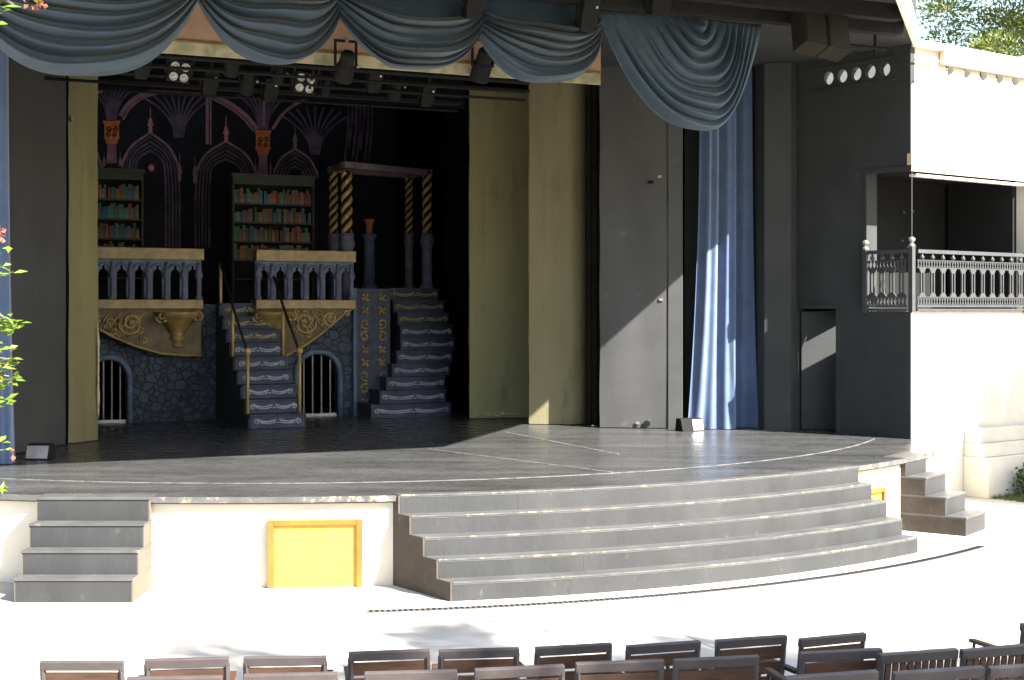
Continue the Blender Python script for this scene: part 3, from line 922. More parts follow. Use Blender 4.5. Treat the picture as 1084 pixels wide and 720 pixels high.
# right-hand return boards of the dark grey flat
fr3, o3 = INFO[t3]
L3 = (Vector(floor_pt(707, 453.9)) - Vector(floor_pt(635, 453))).length
mb = MB(); mb.box(L3 + .006, L3 + .24, -.03, .02, ZS, 7.0); obj('return_board', mb, M['darkpaint'], t3, bevel=.004)
mb = MB(); mb.box(L3 + .25, L3 + .62, .55, .6, ZS, 7.0); obj('rear_board', mb, M['black'], t3)
# bolts, cable hole
mb = MB()
for (x, z) in ((.98, 5.05), (1.0, 3.05), (.62, 1.04)):
    mb.box(x - .03, x + .03, -.035, -.02, z - .02, z + .02)
obj('bolt_plate', mb, M['clamp'], t3)
mb = MB(); mb.box(.78, .88, -.03, -.021, 4.94, 4.99); mb.tube([(.77, -.03, 1.03), (.77, -.021, 1.03)], .055, 10)
obj('cable_hole', mb, M['dark'], t3)
flat('wing_flat', (-6.80, 18.75), (-6.42, 21.05), 6.9, M['darkpaint'], 'dark grey wing flat at far left beside the left curtain', th=.08)
tg = flat('wing_flat', (-6.40, 21.12), (-6.13, 21.66), 6.62, M['olive'], 'narrow gold wing flat at left with a torn edge', edge=None)
frg, og = INFO[tg]
rr = random.Random(4); mb = MB()
for i in range(6):
    z = ZS + .35 + .22 * i * .8; path = [(.6 - .012 * k + rr.uniform(-.01, .01), -.03 - .006 * k, z + .1 * k) for k in range(6)]
    mb.tube(path, [.003, .012, .014, .01, .008, .003], 5)
obj('torn_edge', mb, M['torn'], tg)
mb = MB(); mb.box(.005, .06, -.05, -.02, 5.6, 5.68); obj('hook', mb, M['clamp'], tg)

# low boxes at the feet of the curtains
def foot_box(x, y, deg, w, label, pc=.24, pw=.46, fm='white'):
    t = thing('floor_box', label, 'floor box', frame(x, y, deg), (0, 0, ZS))
    mb = MB(); mb.side([(-.14, ZS), (.14, ZS), (.10, ZS + .2), (-.06, ZS + .2)], -w / 2, w / 2)
    obj('body', mb, M['metalblack'], t, bevel=.006)
    mb = MB(); mb.obox((w * pc, -.108, ZS + .1), (w * pw, .012, .17), Matrix.Rotation(R(-21), 3, 'X')); obj('front_panel', mb, M[fm], t)
foot_box(2.84, 23.42, 20, .38, 'low black box with pale front at the right curtain foot')
foot_box(-6.12, 19.0, -4, .3, 'low pale box at the foot of the left curtain', 0, .94, 'iron')

# ------------------------------------------------------------------ the library set
def spiral(cx, cz, r0, r1, a0, turns, n=26, y=0):
    return [(cx + (r0 + (r1 - r0) * i / n) * math.cos(a0 + turns * 2 * PI * i / n), y, cz + (r0 + (r1 - r0) * i / n) * math.sin(a0 + turns * 2 * PI * i / n)) for i in range(n + 1)]

def riser_scroll(mb, xc, w, zc, y, h=.055, r=.011):
    """a scrolled bracket ornament: spiral ends, sagging bar, leaf in the middle"""
    half = w / 2
    for sg in (-1, 1):
        ex = xc + sg * (half - h)
        mb.tube(spiral(ex, zc, .012, h, 0 if sg > 0 else PI, 1.4 * sg, 22, y), r, 5)
        pts = []
        for i in range(13):
            f = i / 12
            pts.append((xc + sg * (.02 + f * (half - h - .02)), y, zc + h * (.75 - 1.3 * math.sin(PI * f) * .55 - .1 * (1 - f))))
        mb.tube(pts, [r * 1.3] * 13, 5)
        pts = [(xc + sg * (.03 + f / 8 * (half - 2 * h - .03)), y, zc - h * .15 - h * .5 * math.sin(PI * f / 8)) for f in range(9)]
        mb.tube(pts, r * .9, 5)
    mb.ball((xc, y, zc - h * .3), .02, 8)

# lower stone wall with two arched gates
def arch_pts(sa, sb, z0, zspring, ztop, n=12):
    """gate outline from left foot over a slightly pointed arch to the right foot"""
    c = (sa + sb) / 2; h = (sb - sa) / 2
    pts = [(sa, z0)]
    for i in range(n + 1):
        a = PI - PI * i / n
        pts.append((c + h * math.cos(a), zspring + (ztop - zspring) * math.sin(a) ** .85))
    pts.append((sb, z0))
    return pts
gl0, gl1 = s_at(95, 0), s_at(134, 0)
gr0, gr1 = s_at(316, 0), s_at(357, 0)
zt_l = sz(116, 381, 0)[1]; zt_r = sz(336, 375, 0)[1]
W0, W1 = s_at(48, 0), s_at(376, 0)
ZD = 3.0
wall = thing('stone_wall', 'painted blue stone wall with arched gates under the set balconies', 'stage set wall', SET, (0, 0, ZS))
mb = MB()
outline = [(W0, ZS)] + arch_pts(gl0, gl1, ZS, zt_l - .38, zt_l) + arch_pts(gr0, gr1, ZS, zt_r - .4, zt_r) + [(W1, ZS), (W1, ZD - .02), (W0, ZD - .02)]
mb.elev(outline, 0, .16)
obj('wall', mb, M['bluestone'], wall)
for (a, b, zt, lb) in ((gl0, gl1, zt_l, 1), (gr0, gr1, zt_r, 2)):
    path = [(p[0], -.02, p[1]) for p in arch_pts(a - .05, b + .05, ZS, zt - .38, zt + .05)]
    mb = MB(); mb.tube(path, .055, 6); obj('arch_moulding', mb, M['bluetrim'], wall, smooth=True)
    mb = MB(); mb.box(a, b, .02, .1, ZS, ZS + .05); g = obj('gate', mb, M['iron'], wall)
    for k in range(4):
        x = a + (b - a) * (k + .7) / 4.4
        c_ = (a + b) / 2; h_ = (b - a) / 2
        top = zt - .38 + .38 * max(0, 1 - ((x - c_) / h_) ** 2) ** .42
        mb = MB(); mb.tube([(x, .06, ZS), (x, .06, top - .01)], .013, 6); obj('bar', mb, M['iron'], g)

# upper deck behind the wall
mb = MB(); mb.box(W0, s_at(376, 0), .165, 4.0, ZD - .15, ZD - .025); mb.box(W0, W1, 2.6, 2.7, ZS, ZD - .151)
obj('upper_deck', mb, M['blackmatte'], fr=SET, label='dark upper deck behind the balconies holding the bookcases', cat='platform')

# balconies
TBAL = -.32
def balcony(u0, u1, nb, side, label, ubound):
    t = thing('set_balcony', label, 'stage balcony', SET, ((s_at(u0, TBAL) + s_at(u1, TBAL)) / 2, TBAL, 2.3))
    a, b = s_at(u0, TBAL), s_at(u1, TBAL)
    um = (u0 + u1) / 2
    zt = 3.94; zr = 3.74; zb = 3.06; zl = 2.90
    mb = MB(); mb.box(a, b + (.03 if side < 0 else .02), TBAL - .1, TBAL + .14, zr, zt); obj('top_rail', mb, M['gold'], t, bevel=.012)
    mb = MB(); mb.box(a, b + .02, TBAL - .08, TBAL + .33, zl, zb); obj('lower_band', mb, M['gold'], t, bevel=.012)
    # tracery panel with pointed openings
    P = (b - a) / nb
    mb = MB()
    for k in range(nb):
        x0 = a + P * k; c = x0 + P / 2; w = P * .27
        open_ = [(c - w, zb), (c - w, zr - .26)]
        for i in range(1, 6): open_.append((c - w * math.cos(PI / 2 * i / 6), zr - .26 + .10 * math.sin(PI / 2 * i / 6)))
        open_ += [(c - .02, zr - .10), (c + .02, zr - .10)]
        for i in range(5, 0, -1): open_.append((c + w * math.cos(PI / 2 * i / 6), zr - .26 + .10 * math.sin(PI / 2 * i / 6)))
        open_ += [(c + w, zr - .26), (c + w, zb)]
        mb.elev([(x0, zb)] + open_ + [(x0 + P, zb), (x0 + P, zr - .001), (x0, zr - .001)], TBAL - .02, TBAL + .06)
    obj('tracery_panel', mb, M['bluetrim'], t)
    for k in range(nb + 1):
        x = a + P * k
        mb = MB(); mb.lathe([(.062, 0), (.062, .04), (.042, .07), (.036, .32), (.05, .36), (.075, .42), (.05, .5), (.03, .64)], (x if 0 < k < nb else x + (.05 if k == 0 else -.05), TBAL - .035, zb), 10)
        obj('baluster', mb, M['bluegrey'], t, smooth=True)
    for k in range(nb):
        c = a + P * (k + .5)
        path = [(c + P * .36 * math.cos(q), TBAL - .035, zr - .20 + .13 * math.sin(q)) for q in [PI * (1.15 - 1.3 * i / 10) for i in range(11)]]
        mb = MB(); mb.tube(path, .016, 5); obj('arch_moulding', mb, M['bluegrey'], t, smooth=True)
    # curved gold relief under the balcony
    pts = [sz(u, y, TBAL) for u, y in ubound]
    zlow = [(s, min(z, zl - .02)) for s, z in pts]
    zlow = [(min(max(s, a), b), z) for s, z in zlow]
    lo = [(a, zl - .001), ] + zlow + [(b, zl - .001)]
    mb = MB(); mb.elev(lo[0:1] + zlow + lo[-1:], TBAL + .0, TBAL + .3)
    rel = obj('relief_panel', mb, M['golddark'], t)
    mb = MB()
    rr = random.Random(21 if side < 0 else 22)
    def zlo(s):
        for (p, q) in zip(zlow[:-1], zlow[1:]):
            if p[0] <= s <= q[0] or q[0] <= s <= p[0]:
                f = (s - p[0]) / (q[0] - p[0] + 1e-9); return p[1] + (q[1] - p[1]) * f
        return zl - .1
    inner = b if side < 0 else a        # the end beside the stairs
    sg = -1 if side < 0 else 1          # direction from the stairs outwards
    L = b - a
    # large volutes marching outwards, shrinking with the panel
    for (f, r, tr) in ((.50, .21, 1.9), (.76, .15, 1.6), (.93, .08, 1.4)):
        cx = inner + sg * L * f; avail = (zl - zlo(cx)) * .5
        r = min(r, max(.05, avail - .02)); cz = zl - .03 - r * 1.02
        mb.tube(spiral(cx, cz, .02, r, (PI * .3 if sg > 0 else PI * .7), tr * sg, 44, TBAL - .012), [.028] * 45, 6)
        mb.ball((cx, TBAL - .02, cz), .038, 8)
    for k in range(16):                 # small curls filling the field
        f = rr.uniform(.36, .97); cx = inner + sg * L * f; lo_ = zlo(cx) + .06
        if zl - .08 < lo_: continue
        cz = rr.uniform(lo_, zl - .08); r = min(.075, (zl - zlo(cx)) * .2)
        mb.tube(spiral(cx, cz, .012, r, rr.uniform(0, 6), rr.choice((-1.3, 1.3)), 20, TBAL - .006), [.018] * 21, 5)
    for k in range(7):                  # acanthus tails
        f = .40 + .08 * k
        cx = inner + sg * L * f
        mb.tube([(cx + sg * .05 * i - .0, TBAL - .012, zl - .05 - .045 * i - .012 * (i ** 1.5)) for i in range(7) if zl - .05 - .045 * i - .012 * i ** 1.5 > zlo(cx + sg * .05 * i) + .02] or [(cx, TBAL, zl - .05), (cx, TBAL, zl - .07)], .016, 5)
    # rim along the curved lower edge
    mb.tube([(s, TBAL - .01, z + .015) for s, z in zlow], .025, 6)
    obj('scrollwork', mb, M['gold'], rel, smooth=True)
    # carved capital beside the stairs
    mb = MB()
    cx = inner + sg * L * .17
    prof = [(.05, 0), (.075, .03), (.055, .08), (.10, .12), (.10, .16), (.07, .18), (.12, .25), (.17, .36), (.24, .44), (.28, .50), (.29, .54)]
    prof = [(q * 1.35, w_ * 1.12) for q, w_ in prof]
    mb.lathe(prof, (cx, TBAL - .0, zl - .66), 16, lambda q, z: 1 + (.08 * math.cos(8 * q) if z > .2 else 0))
    for s2 in (-1, 1):
        mb.tube(spiral(cx + s2 * .30, zl - .14, .02, .11, 0, 1.5 * s2, 20, TBAL - .2), .026, 6)
    obj('capital', mb, M['gold'], rel, smooth=True)
    return t
balcony(60, 213, 8, -1, 'left gold-railed balcony of the set, left of the stairs', [(62, 330), (80, 336), (97, 345), (120, 358), (145, 368), (170, 375), (195, 377), (213, 377)])
balcony(270, 374, 6, 1, 'right gold-railed balcony of the set, right of the stairs', [(270, 377), (287, 379), (303, 377), (322, 367), (340, 354), (355, 341), (368, 330), (373, 327)])

# central staircase of the set
st = thing('set_staircase', 'blue-black stairs with silver scrolls rising between the two balconies', 'stairs', SET, (0, -2.2, ZS))
NS = 9
rise = (ZD - ZS) / NS; tr = 2.2 / NS
for k in range(NS):
    y0 = -2.2 + tr * k
    mb = MB()
    mb.box(-.46, .46, y0, -2.2 + tr * NS - .002 if k == NS - 1 else .0, ZS + rise * k + (.001 if k else 0), ZS + rise * (k + 1) - .03)
    mb.box(-.475, .475, y0 - .025, y0 + tr + .02, ZS + rise * (k + 1) - .0295, ZS + rise * (k + 1))
    so = obj('step', mb, M['stepblue'], st, bevel=.006)
    mb = MB(); riser_scroll(mb, 0, .80, ZS + rise * (k + .47), y0 - .008, .05, .012)
    obj('riser_scroll', mb, M['scroll'] if k < 6 else M['scrollgold'], so, smooth=True)
prof = [(-2.19, ZS)]
for k in range(NS):
    prof += [(-2.19 + tr * k, ZS + rise * k), (-2.19 + tr * k, ZS + rise * (k + 1) - .032)]
prof += [(-.002, ZD - .032), (-.002, ZS)]
prof = prof[1:]
for sx in (-1, 1):
    mb = MB(); mb.side(prof, min(sx * .4605, sx * .49), max(sx * .4605, sx * .49)); obj('side_panel', mb, M['darkstone'], st)
for sx in (-1, 1):
    xp = sx * .44
    pts_post = [(-1.98, ZS + rise * 1, 1.0), (-1.0, ZS + rise * 5, .86), (-.15, ZD - .3, 1.0)]
    tops = []
    for i, (y, zb_, h) in enumerate(pts_post):
        mb = MB(); mb.tube([(xp, y, zb_), (xp, y, zb_ + h)], .028, 8); po = obj('post', mb, M['goldbright'], st, smooth=True)
        tops.append((xp, y, zb_ + h))
        if i == 0:
            mb = MB(); mb.ball((xp, y, zb_ + h + .03), .06); obj('ball', mb, M['goldbright'], po, smooth=True)
    mb = MB(); mb.tube([tops[0], tops[1], tops[2]], .024, 8); obj('handrail', mb, M['metalblack'], st, smooth=True)

# winding stairs on the right of the set, with ornamented panel
ws = thing('winding_staircase', 'dark winding stairs with scrolled risers at the right of the set', 'stairs', SET, (s_at(437, -.7), -.77, ZS))
rows = [(393, 477), (402, 472), (409, 471), (415, 476), (420, 479), (424, 481), (424, 479), (421, 475), (416, 470), (411, 464)]
for k, (ua, ub) in enumerate(rows):
    y0 = -.77 + .17 * k
    a, b = s_at(ua, y0), s_at(ub, y0)
    z0 = ZS + .235 * k
    mb = MB()
    # rounded nosing plan
    n = 10; pl = []
    for i in range(n + 1):
        f = i / n; pl.append((a + (b - a) * f, y0 - .10 * math.sin(PI * f)))
    pl += [(b, 1.3), (a, 1.3)]
    mb.plan(pl, z0 + (.001 if k else 0), z0 + .205)
    pl2 = [((x - (a + b) / 2) * 1.02 + (a + b) / 2, y - .02 if y < 1 else 1.3) for x, y in pl]
    mb.plan(pl2, z0 + .2055, z0 + .235)
    so = obj('step', mb, M['stepblue'], ws)
    mb = MB(); riser_scroll(mb, 0, (b - a) * .94, z0 + .11, 0, .05, .012)
    for i, v in enumerate(mb.v):
        f = (v.x + (b - a) / 2) / (b - a)
        mb.v[i] = Vector((v.x + (a + b) / 2, v.y + y0 - .10 * math.sin(PI * min(1, max(0, f))) - .008, v.z))
    obj('riser_scroll', mb, M['scroll'] if k < 7 else M['scrollgold'], so, smooth=True)
pa, pb = s_at(377, -.05), s_at(413, -.05)
ZP = 3.27
orn = thing('ornamented_panel', 'tall blue panel with gold scrolls left of the winding stairs', 'stage panel', SET, (pa, -.05, ZS))
mb = MB(); mb.box(pa, pb, -.05, .02, ZS, ZP); obj('board', mb, M['stepblue'], orn)
mb = MB(); mb.box(pa - .06, pa - .001, -.08, .03, ZS, ZP + .01); obj('pilaster', mb, M['bluetrim'], orn)
mb = MB(); rr = random.Random(2)
cw = (pb - pa) / 2
for row in range(9):
    z = ZP - .16 - row * .24
    for cidx in range(2):
        cx = pa + cw * (cidx + .5); sg = 1 if cidx else -1
        if row in (2, 3, 6, 7):
            mb.tube(spiral(cx, z, .03, .10, PI / 2 if row % 2 else -PI / 2, 1.1 * sg * (1 if row % 2 else -1), 20, -.058), [.02] * 21, 5)
        else:
            for k in range(4):
                q = k * PI / 2 + .6; mb.tube([(cx, -.058, z), (cx + .06 * math.cos(q), -.062, z + .06 * math.sin(q)), (cx + .10 * math.cos(q + .5), -.058, z + .10 * math.sin(q + .5))], [.012, .034, .012], 6)
obj('gold_scrolls', mb, M['golddark'] if False else M['gold'], orn, smooth=True)

# pavilion with twisted gold columns standing on a platform
pz = 3.26
mb = MB(); mb.box(s_at(378, .3), s_at(484, .3), .3 if False else 1.31, 3.4, ZS, pz - .01)
mb.box(s_at(378, .03), s_at(413, .03), .03, 1.305, ZS, pz - .01)
obj('platform', mb, M['blackmatte'], fr=SET, label='dark block platform under the twisted-column pavilion', cat='platform')
pav = thing('pavilion', 'open pavilion of four twisted gold columns under a mauve lintel', 'pavilion', SET, (s_at(405, .8), .8, pz))
TF, TR = .55, 1.55
tw = None
colspec = [(367, TF, .105, 268), (452, TF + .8, .095, 300), (353, TR, .085, 268), (433, TR + .6, .075, 300)]
for i, (u, t_, r, yb) in enumerate(colspec):
    s = s_at(u, t_); zt_ = EYE + (327 - 181) / FPX * d_at(s, t_); zm = EYE + (327 - 247) / FPX * d_at(s, t_)
    zb_ = ZD - .02 if u < 375 else pz - .01
    n = 60
    prof = [(r, (zt_ - zm) * j / n) for j in range(n + 1)]
    mb = MB(); mb.lathe([(q * .72, z) for q, z in prof], (s, t_, zm), 12)
    sh = obj('column', mb, M['dark'], pav, smooth=True)
    mb = MB(); hh = zt_ - zm; turns = hh / (r * 4.2)
    for st_ in (0, PI):
        mb.tube([(s + r * .62 * math.cos(st_ + 2 * PI * turns * j / 110), t_ + r * .62 * math.sin(st_ + 2 * PI * turns * j / 110), zm + .02 + (hh - .04) * j / 110) for j in range(111)], r * .46, 7)
    obj('gold_twist', mb, M['goldbright'], sh, smooth=True)
    mb = MB(); mb.lathe([(r * 1.5, 0), (r * 1.5, .08), (r * 1.15, .14), (r * 1.1, (zm - zb_) * .75), (r * 1.5, (zm - zb_) * .86), (r * 1.2, (zm - zb_) * .93), (r * 1.4, zm - zb_)], (s, t_, zb_), 14)
    obj('pedestal', mb, M['bluegrey'], sh, smooth=True)
def pt(u, t_, y):
    s = s_at(u, t_); return (s, t_, EYE + (327 - y) / FPX * d_at(s, t_))
c0, c1, c2, c3 = [pt(u, t_, 178) for (u, t_, r, y) in colspec]
ZL = c0[2]
mb = MB()
def beam(mb, p, q, w, z0, z1, ext=.12):
    a, b = Vector((p[0], p[1])), Vector((q[0], q[1])); d = (b - a).normalized(); a = a - d * ext; b = b + d * ext; nn = Vector((-d.y, d.x)) * w / 2
    mb.plan([a - nn, b - nn, b + nn, a + nn], z0, z1)
for j, (p, q) in enumerate(((c0, c1), (c2, c3), (c0, c2), (c1, c3))):
    mb = MB(); beam(mb, p, q, .12, ZL + .003 * j, ZL + .12 + .003 * j, .1 if j < 2 else -.07); obj('lintel', mb, M['mauve'], pav, bevel=.006)

# painted teal pillar with orange capital beyond the pavilion
pl_t = 2.6
pil = thing('short_pillar', 'teal pillar with a small orange capital inside the pavilion', 'pillar', SET, (s_at(391, pl_t), pl_t, pz))
s = s_at(391, pl_t)
mb = MB(); zc_ = EYE + (327 - 247) / FPX * d_at(s, pl_t)
mb.lathe([(.16, 0), (.16, .1), (.12, .15), (.11, zc_ - pz - .12), (.16, zc_ - pz - .05), (.16, zc_ - pz)], (s, pl_t, pz - .01), 14); obj('shaft', mb, M['bluetrim'], pil, smooth=True)
mb = MB(); mb.lathe([(.07, 0), (.07, .18), (.11, .26), (.11, .3)], (s, pl_t, zc_ - .01), 12); obj('capital', mb, M['orange'], pil, smooth=True)

# ------------------------------------------------------------------ bookcases and books
BC = {'crimson': (.30, .05, .04), 'orange': (.42, .14, .04), 'tan': (.34, .22, .09), 'teal': (.04, .24, .25), 'blue': (.03, .14, .30), 'green': (.035, .15, .07),
      'olive': (.15, .14, .05), 'brown': (.11, .065, .04), 'grey': (.17, .16, .16), 'sea-green': (.05, .28, .18), 'rust': (.26, .08, .04)}
BM = {k: mat('book_' + k.replace('-', '_'), tuple(q * .46 + .012 for q in v), tuple(q * .18 + .008 for q in v), 7, .8) for k, v in BC.items()}
SHN = ['top shelf', 'second shelf', 'third shelf', 'lowest visible shelf']
def bookcase(u0, u1, t_, who, label, seed, bright):
    rr = random.Random(seed)
    a, b = s_at(u0, t_), s_at(u1, t_)
    t = thing('bookcase', label, 'bookcase', SET, ((a + b) / 2, t_, ZD - .025))
    Ht = 5.37
    for x in (a - .03, b):
        mb = MB(); mb.box(x, x + .03, t_, t_ + .3, ZD - .025, Ht - .001); obj('side_board', mb, M['wood'], t)
    mb = MB(); mb.box(a - .06, b + .06, t_ - .03, t_ + .3, Ht, Ht + .06); mb.box(a - .031, b + .031, t_ - .012, t_ - .002, Ht - .14, Ht - .002); obj('top_board', mb, M['wood'], t)
    mb = MB(); mb.box(a, b, t_ + .28, t_ + .3, ZD - .02, Ht - .002); obj('back_board', mb, M['dark'], t)
    zs = [4.885, 4.53, 4.175, 3.82, 3.47]
    for z in zs:
        mb = MB(); mb.box(a + .001, b - .001, t_ + .01, t_ + .279, z - .03, z); obj('shelf', mb, M['wood'], t)
    used = set()
    names = list(BC)
    for si in range(4):
        z = zs[si]
        x = a + .012; prev = 'none'; run = []
        while x < b - .05:
            w = rr.uniform(.034, .062)
            if x + w > b - .01: break
            run.append([x, w]); x += w + .002 + (.03 if rr.random() < .06 else 0)
        # colours, each triple of neighbours distinct within its shelf
        for attempt in range(400):
            cols = [rr.choice(names) for _ in run]
            tri = [(cols[i - 1] if i else 'end', cols[i], cols[i + 1] if i + 1 < len(cols) else 'end') for i in range(len(cols))]
            key = [(q[1],) + tuple(sorted((q[0], q[2]))) for q in tri]
            if len(set(key)) == len(key): break
        for i, (x, w) in enumerate(run):
            c = cols[i]
            h = rr.uniform(.17, .29) if si < 3 else rr.uniform(.2, .3)
            dp = rr.uniform(.15, .2)
            mb = MB(); mb.box(x, x + w, t_ + .02 + rr.uniform(0, .03), t_ + .02 + dp, z + .0005, z + h)
            lo_, hi_ = tri[i][0], tri[i][2]
            art = lambda q: ('an ' if q[0] in 'aeio' else 'a ') + q
            if lo_ == 'end': lab = f'{c} book at the left end, beside {art(hi_)} one, {SHN[si]}, {who}'
            elif hi_ == 'end': lab = f'{c} book at the right end, beside {art(lo_)} one, {SHN[si]}, {who}'
            else: lab = f'{c} book between {art(lo_)} and {art(hi_)} book, {SHN[si]}, {who}'
            o = obj('book', mb, BM[c], fr=SET, bevel=0, label=lab, cat='book', group='books in the bookcases on the set')
bookcase(88, 150, 1.35, 'left bookcase', 'left bookcase of colourful books, partly cut off by the gold flat', 31, 1)
bookcase(248, 331, 1.35, 'wide bookcase', 'wide bookcase of colourful books above the right balcony', 33, 1)

# ------------------------------------------------------------------ painted backdrop
TD = 3.3
d0, d1 = s_at(60, TD), s_at(338, TD)
drop = thing('backdrop', 'dark painted backdrop of gothic arches and vaults behind the bookcases', 'backdrop', SET, ((d0 + d1) / 2, TD, 3))
mb = MB(); mb.box(d0, d1, TD, TD + .04, ZD - .02, 7.9); obj('cloth', mb, M['drop'], drop)
def ribbon(mb, pts, w, y):
    P = []
    for u, yy in pts: P.append(Vector(sz(u, yy, TD)))
    # smooth by subdivision
    for _ in range(2):
        Q = [P[0]]
        for p, q in zip(P[:-1], P[1:]): Q += [p * .75 + q * .25, p * .25 + q * .75]
        Q.append(P[-1]); P = Q
    n = len(P)
    ln, rn = [], []
    for i, p in enumerate(P):
        d = (P[min(i + 1, n - 1)] - P[max(i - 1, 0)]).normalized(); nn = Vector((-d.y, d.x)) * w / 2
        ln.append(p + nn); rn.append(p - nn)
    vs = [(p.x, y, p.y) for p in ln] + [(p.x, y, p.y) for p in rn] + [(p.x, y + .004, p.y) for p in ln] + [(p.x, y + .004, p.y) for p in rn]
    fs = []
    for i in range(n - 1):
        fs += [(i, i + 1, n + i + 1, n + i), (2 * n + i, 3 * n + i, 3 * n + i + 1, 2 * n + i + 1), (i, 2 * n + i, 2 * n + i + 1, i + 1), (n + i, n + i + 1, 3 * n + i + 1, 3 * n + i)]
    mb.add(vs, fs)
yy = [TD - .004]
def nexty():
    yy[0] -= .0003; return yy[0] - .001
def painted_arch(apex, left, right, lfoot, rfoot, lab):
    mb = MB()
    for k in range(5):
        o = 3.6 * k
        ax, ay = apex[0], apex[1] + o * 1.3
        cxm = apex[0]
        L = [(left[0] + o, lfoot), (left[0] + o, left[1]), (left[0] + o + (cxm - left[0] - o) * .32, ay + (left[1] - ay) * .40), (ax - 2, ay + 2), (ax, ay)]
        Rr = [(right[0] - o, rfoot), (right[0] - o, right[1]), (right[0] - o + (cxm - right[0] + o) * .32, ay + (right[1] - ay) * .40), (ax + 2, ay + 2), (ax, ay)]
        ribbon(mb, L, .03 if k % 2 else .045, nexty()); ribbon(mb, Rr, .03 if k % 2 else .045, nexty())
    obj('painted_arch', mb, M['pinkdim'], drop)
    mb = MB()
    L = [(left[0], left[1]), (left[0] + (apex[0] - left[0]) * .32, apex[1] + (left[1] - apex[1]) * .40), (apex[0] - 2, apex[1] + 2), apex]
    Rr = [(right[0], right[1]), (right[0] + (apex[0] - right[0]) * .32, apex[1] + (right[1] - apex[1]) * .40), (apex[0] + 2, apex[1] + 2), apex]
    ribbon(mb, L, .05, nexty()); ribbon(mb, Rr, .05, nexty()); obj('arch_highlight', mb, M['pink'], drop)
painted_arch((159, 140), (128, 176), (190, 178), 262, 262, '')
painted_arch((239, 149), (207, 182), (272, 184), 262, 262, '')
painted_arch((312, 157), (290, 182), (336, 184), 188, 188, '')
painted_arch((84, 140), (60, 176), (108, 178), 262, 262, '')
def pinnacle(u, y0, y1, w):
    prof = [(0, 0), (.12, .15), (.10, .42), (.55, .5), (.5, .58), (.9, .68), (.45, .78), (.6, .86), (.45, 1)]
    pts = []
    h = y1 - y0
    L = [sz(u - w * p, y0 + h * q, TD) for p, q in prof]; Rr = [sz(u + w * p, y0 + h * q, TD) for p, q in prof[1:]]
    y = nexty(); mb = MB(); mb.elev(L + Rr[::-1], y - .003, y); obj('painted_pinnacle', mb, M['rose'] if w > 3.4 else M['pink'], drop)
pinnacle(159, 113, 141, 3.6); pinnacle(239, 121, 150, 3.6); pinnacle(312, 131, 157, 3.2); pinnacle(190, 161, 192, 3.0); pinnacle(206, 163, 194, 3.0)
pinnacle(110, 160, 176, 2.2); pinnacle(127, 160, 176, 2.2); pinnacle(270, 166, 184, 2.0); pinnacle(286, 166, 184, 2.0)
def capital(u, y0, y1, w):
    h = y1 - y0; y = nexty()
    prof = [(w, 0), (w, .1), (w * .86, .16), (w * .86, .62), (w * .95, .72), (w * .8, .78), (w * .62, .95), (w * .6, 1)]
    L = [sz(u - p, y0 + h * q, TD) for p, q in prof]; Rr = [sz(u + p, y0 + h * q, TD) for p, q in prof]
    mb = MB(); mb.elev(L + Rr[::-1], y - .004, y); cap = obj('painted_capital', mb, M['orange'], drop)
    mb = MB(); s, z = sz(u, y0 + h * .4, TD); y2 = y - .008
    for sg in (-1, 1):
        mb.tube(spiral(s + sg * .06, z + .02, .015, .055, 0, 1.3 * sg, 16, y2), .012, 5)
        mb.tube(spiral(s + sg * .06, z - .09, .012, .045, PI, 1.2 * sg, 16, y2), .011, 5)
    obj('capital_scroll', mb, M['dark'], cap)
    mb = MB(); L = [sz(u - w * .5, y1 + .3, TD), sz(u - w * .62, y1 + 20, TD)]; Rr = [sz(u + w * .62, y1 + 20, TD), sz(u + w * .5, y1 + .3, TD)]
    y = nexty(); mb.elev(L + Rr, y - .002, y); obj('painted_shaft', mb, M['pink'], drop)
capital(118, 128, 153, 9); capital(278, 138, 165, 8.6)
mb = MB()
for fan, (u, y) in enumerate(((118, 127), (189, 146), (278, 137), (333, 164))):
    for k, (du, dy) in enumerate(((-36, -42), (-28, -46), (-19, -48), (-9, -50), (0, -51), (9, -50), (19, -48), (28, -46), (36, -42))):
        ribbon(mb, [(u + du * .12, y), (u + du * .18, y + dy * .35), (u + du * .5, y + dy * .72), (u + du, y + dy)], .04, nexty())
obj('painted_vault', mb, M['pinkdim'], drop)
mb = MB()
ribbon(mb, [(127, 123), (135, 110), (149, 100), (170, 95), (191, 94), (208, 95), (226, 101), (244, 110), (260, 122), (272, 137)], .085, nexty())
ribbon(mb, [(130, 127), (138, 113), (152, 103), (170, 98), (191, 97), (206, 98), (223, 104), (241, 113), (257, 125), (268, 139)], .04, nexty())
ribbon(mb, [(219, 98), (219, 153)], .06, nexty()); ribbon(mb, [(222.5, 98), (222.5, 153)], .03, nexty()); ribbon(mb, [(279, 98), (279, 135)], .05, nexty())
ribbon(mb, [(86, 118), (96, 102), (108, 96)], .06, nexty()); ribbon(mb, [(288, 137), (300, 118), (320, 106), (336, 102)], .06, nexty())
obj('painted_rib', mb, M['pink'], drop)
mb = MB(); s, z = sz(159, 178, TD); mb.ball((s, TD - .06, z), .075); obj('painted_rosette', mb, M['rose'], drop)
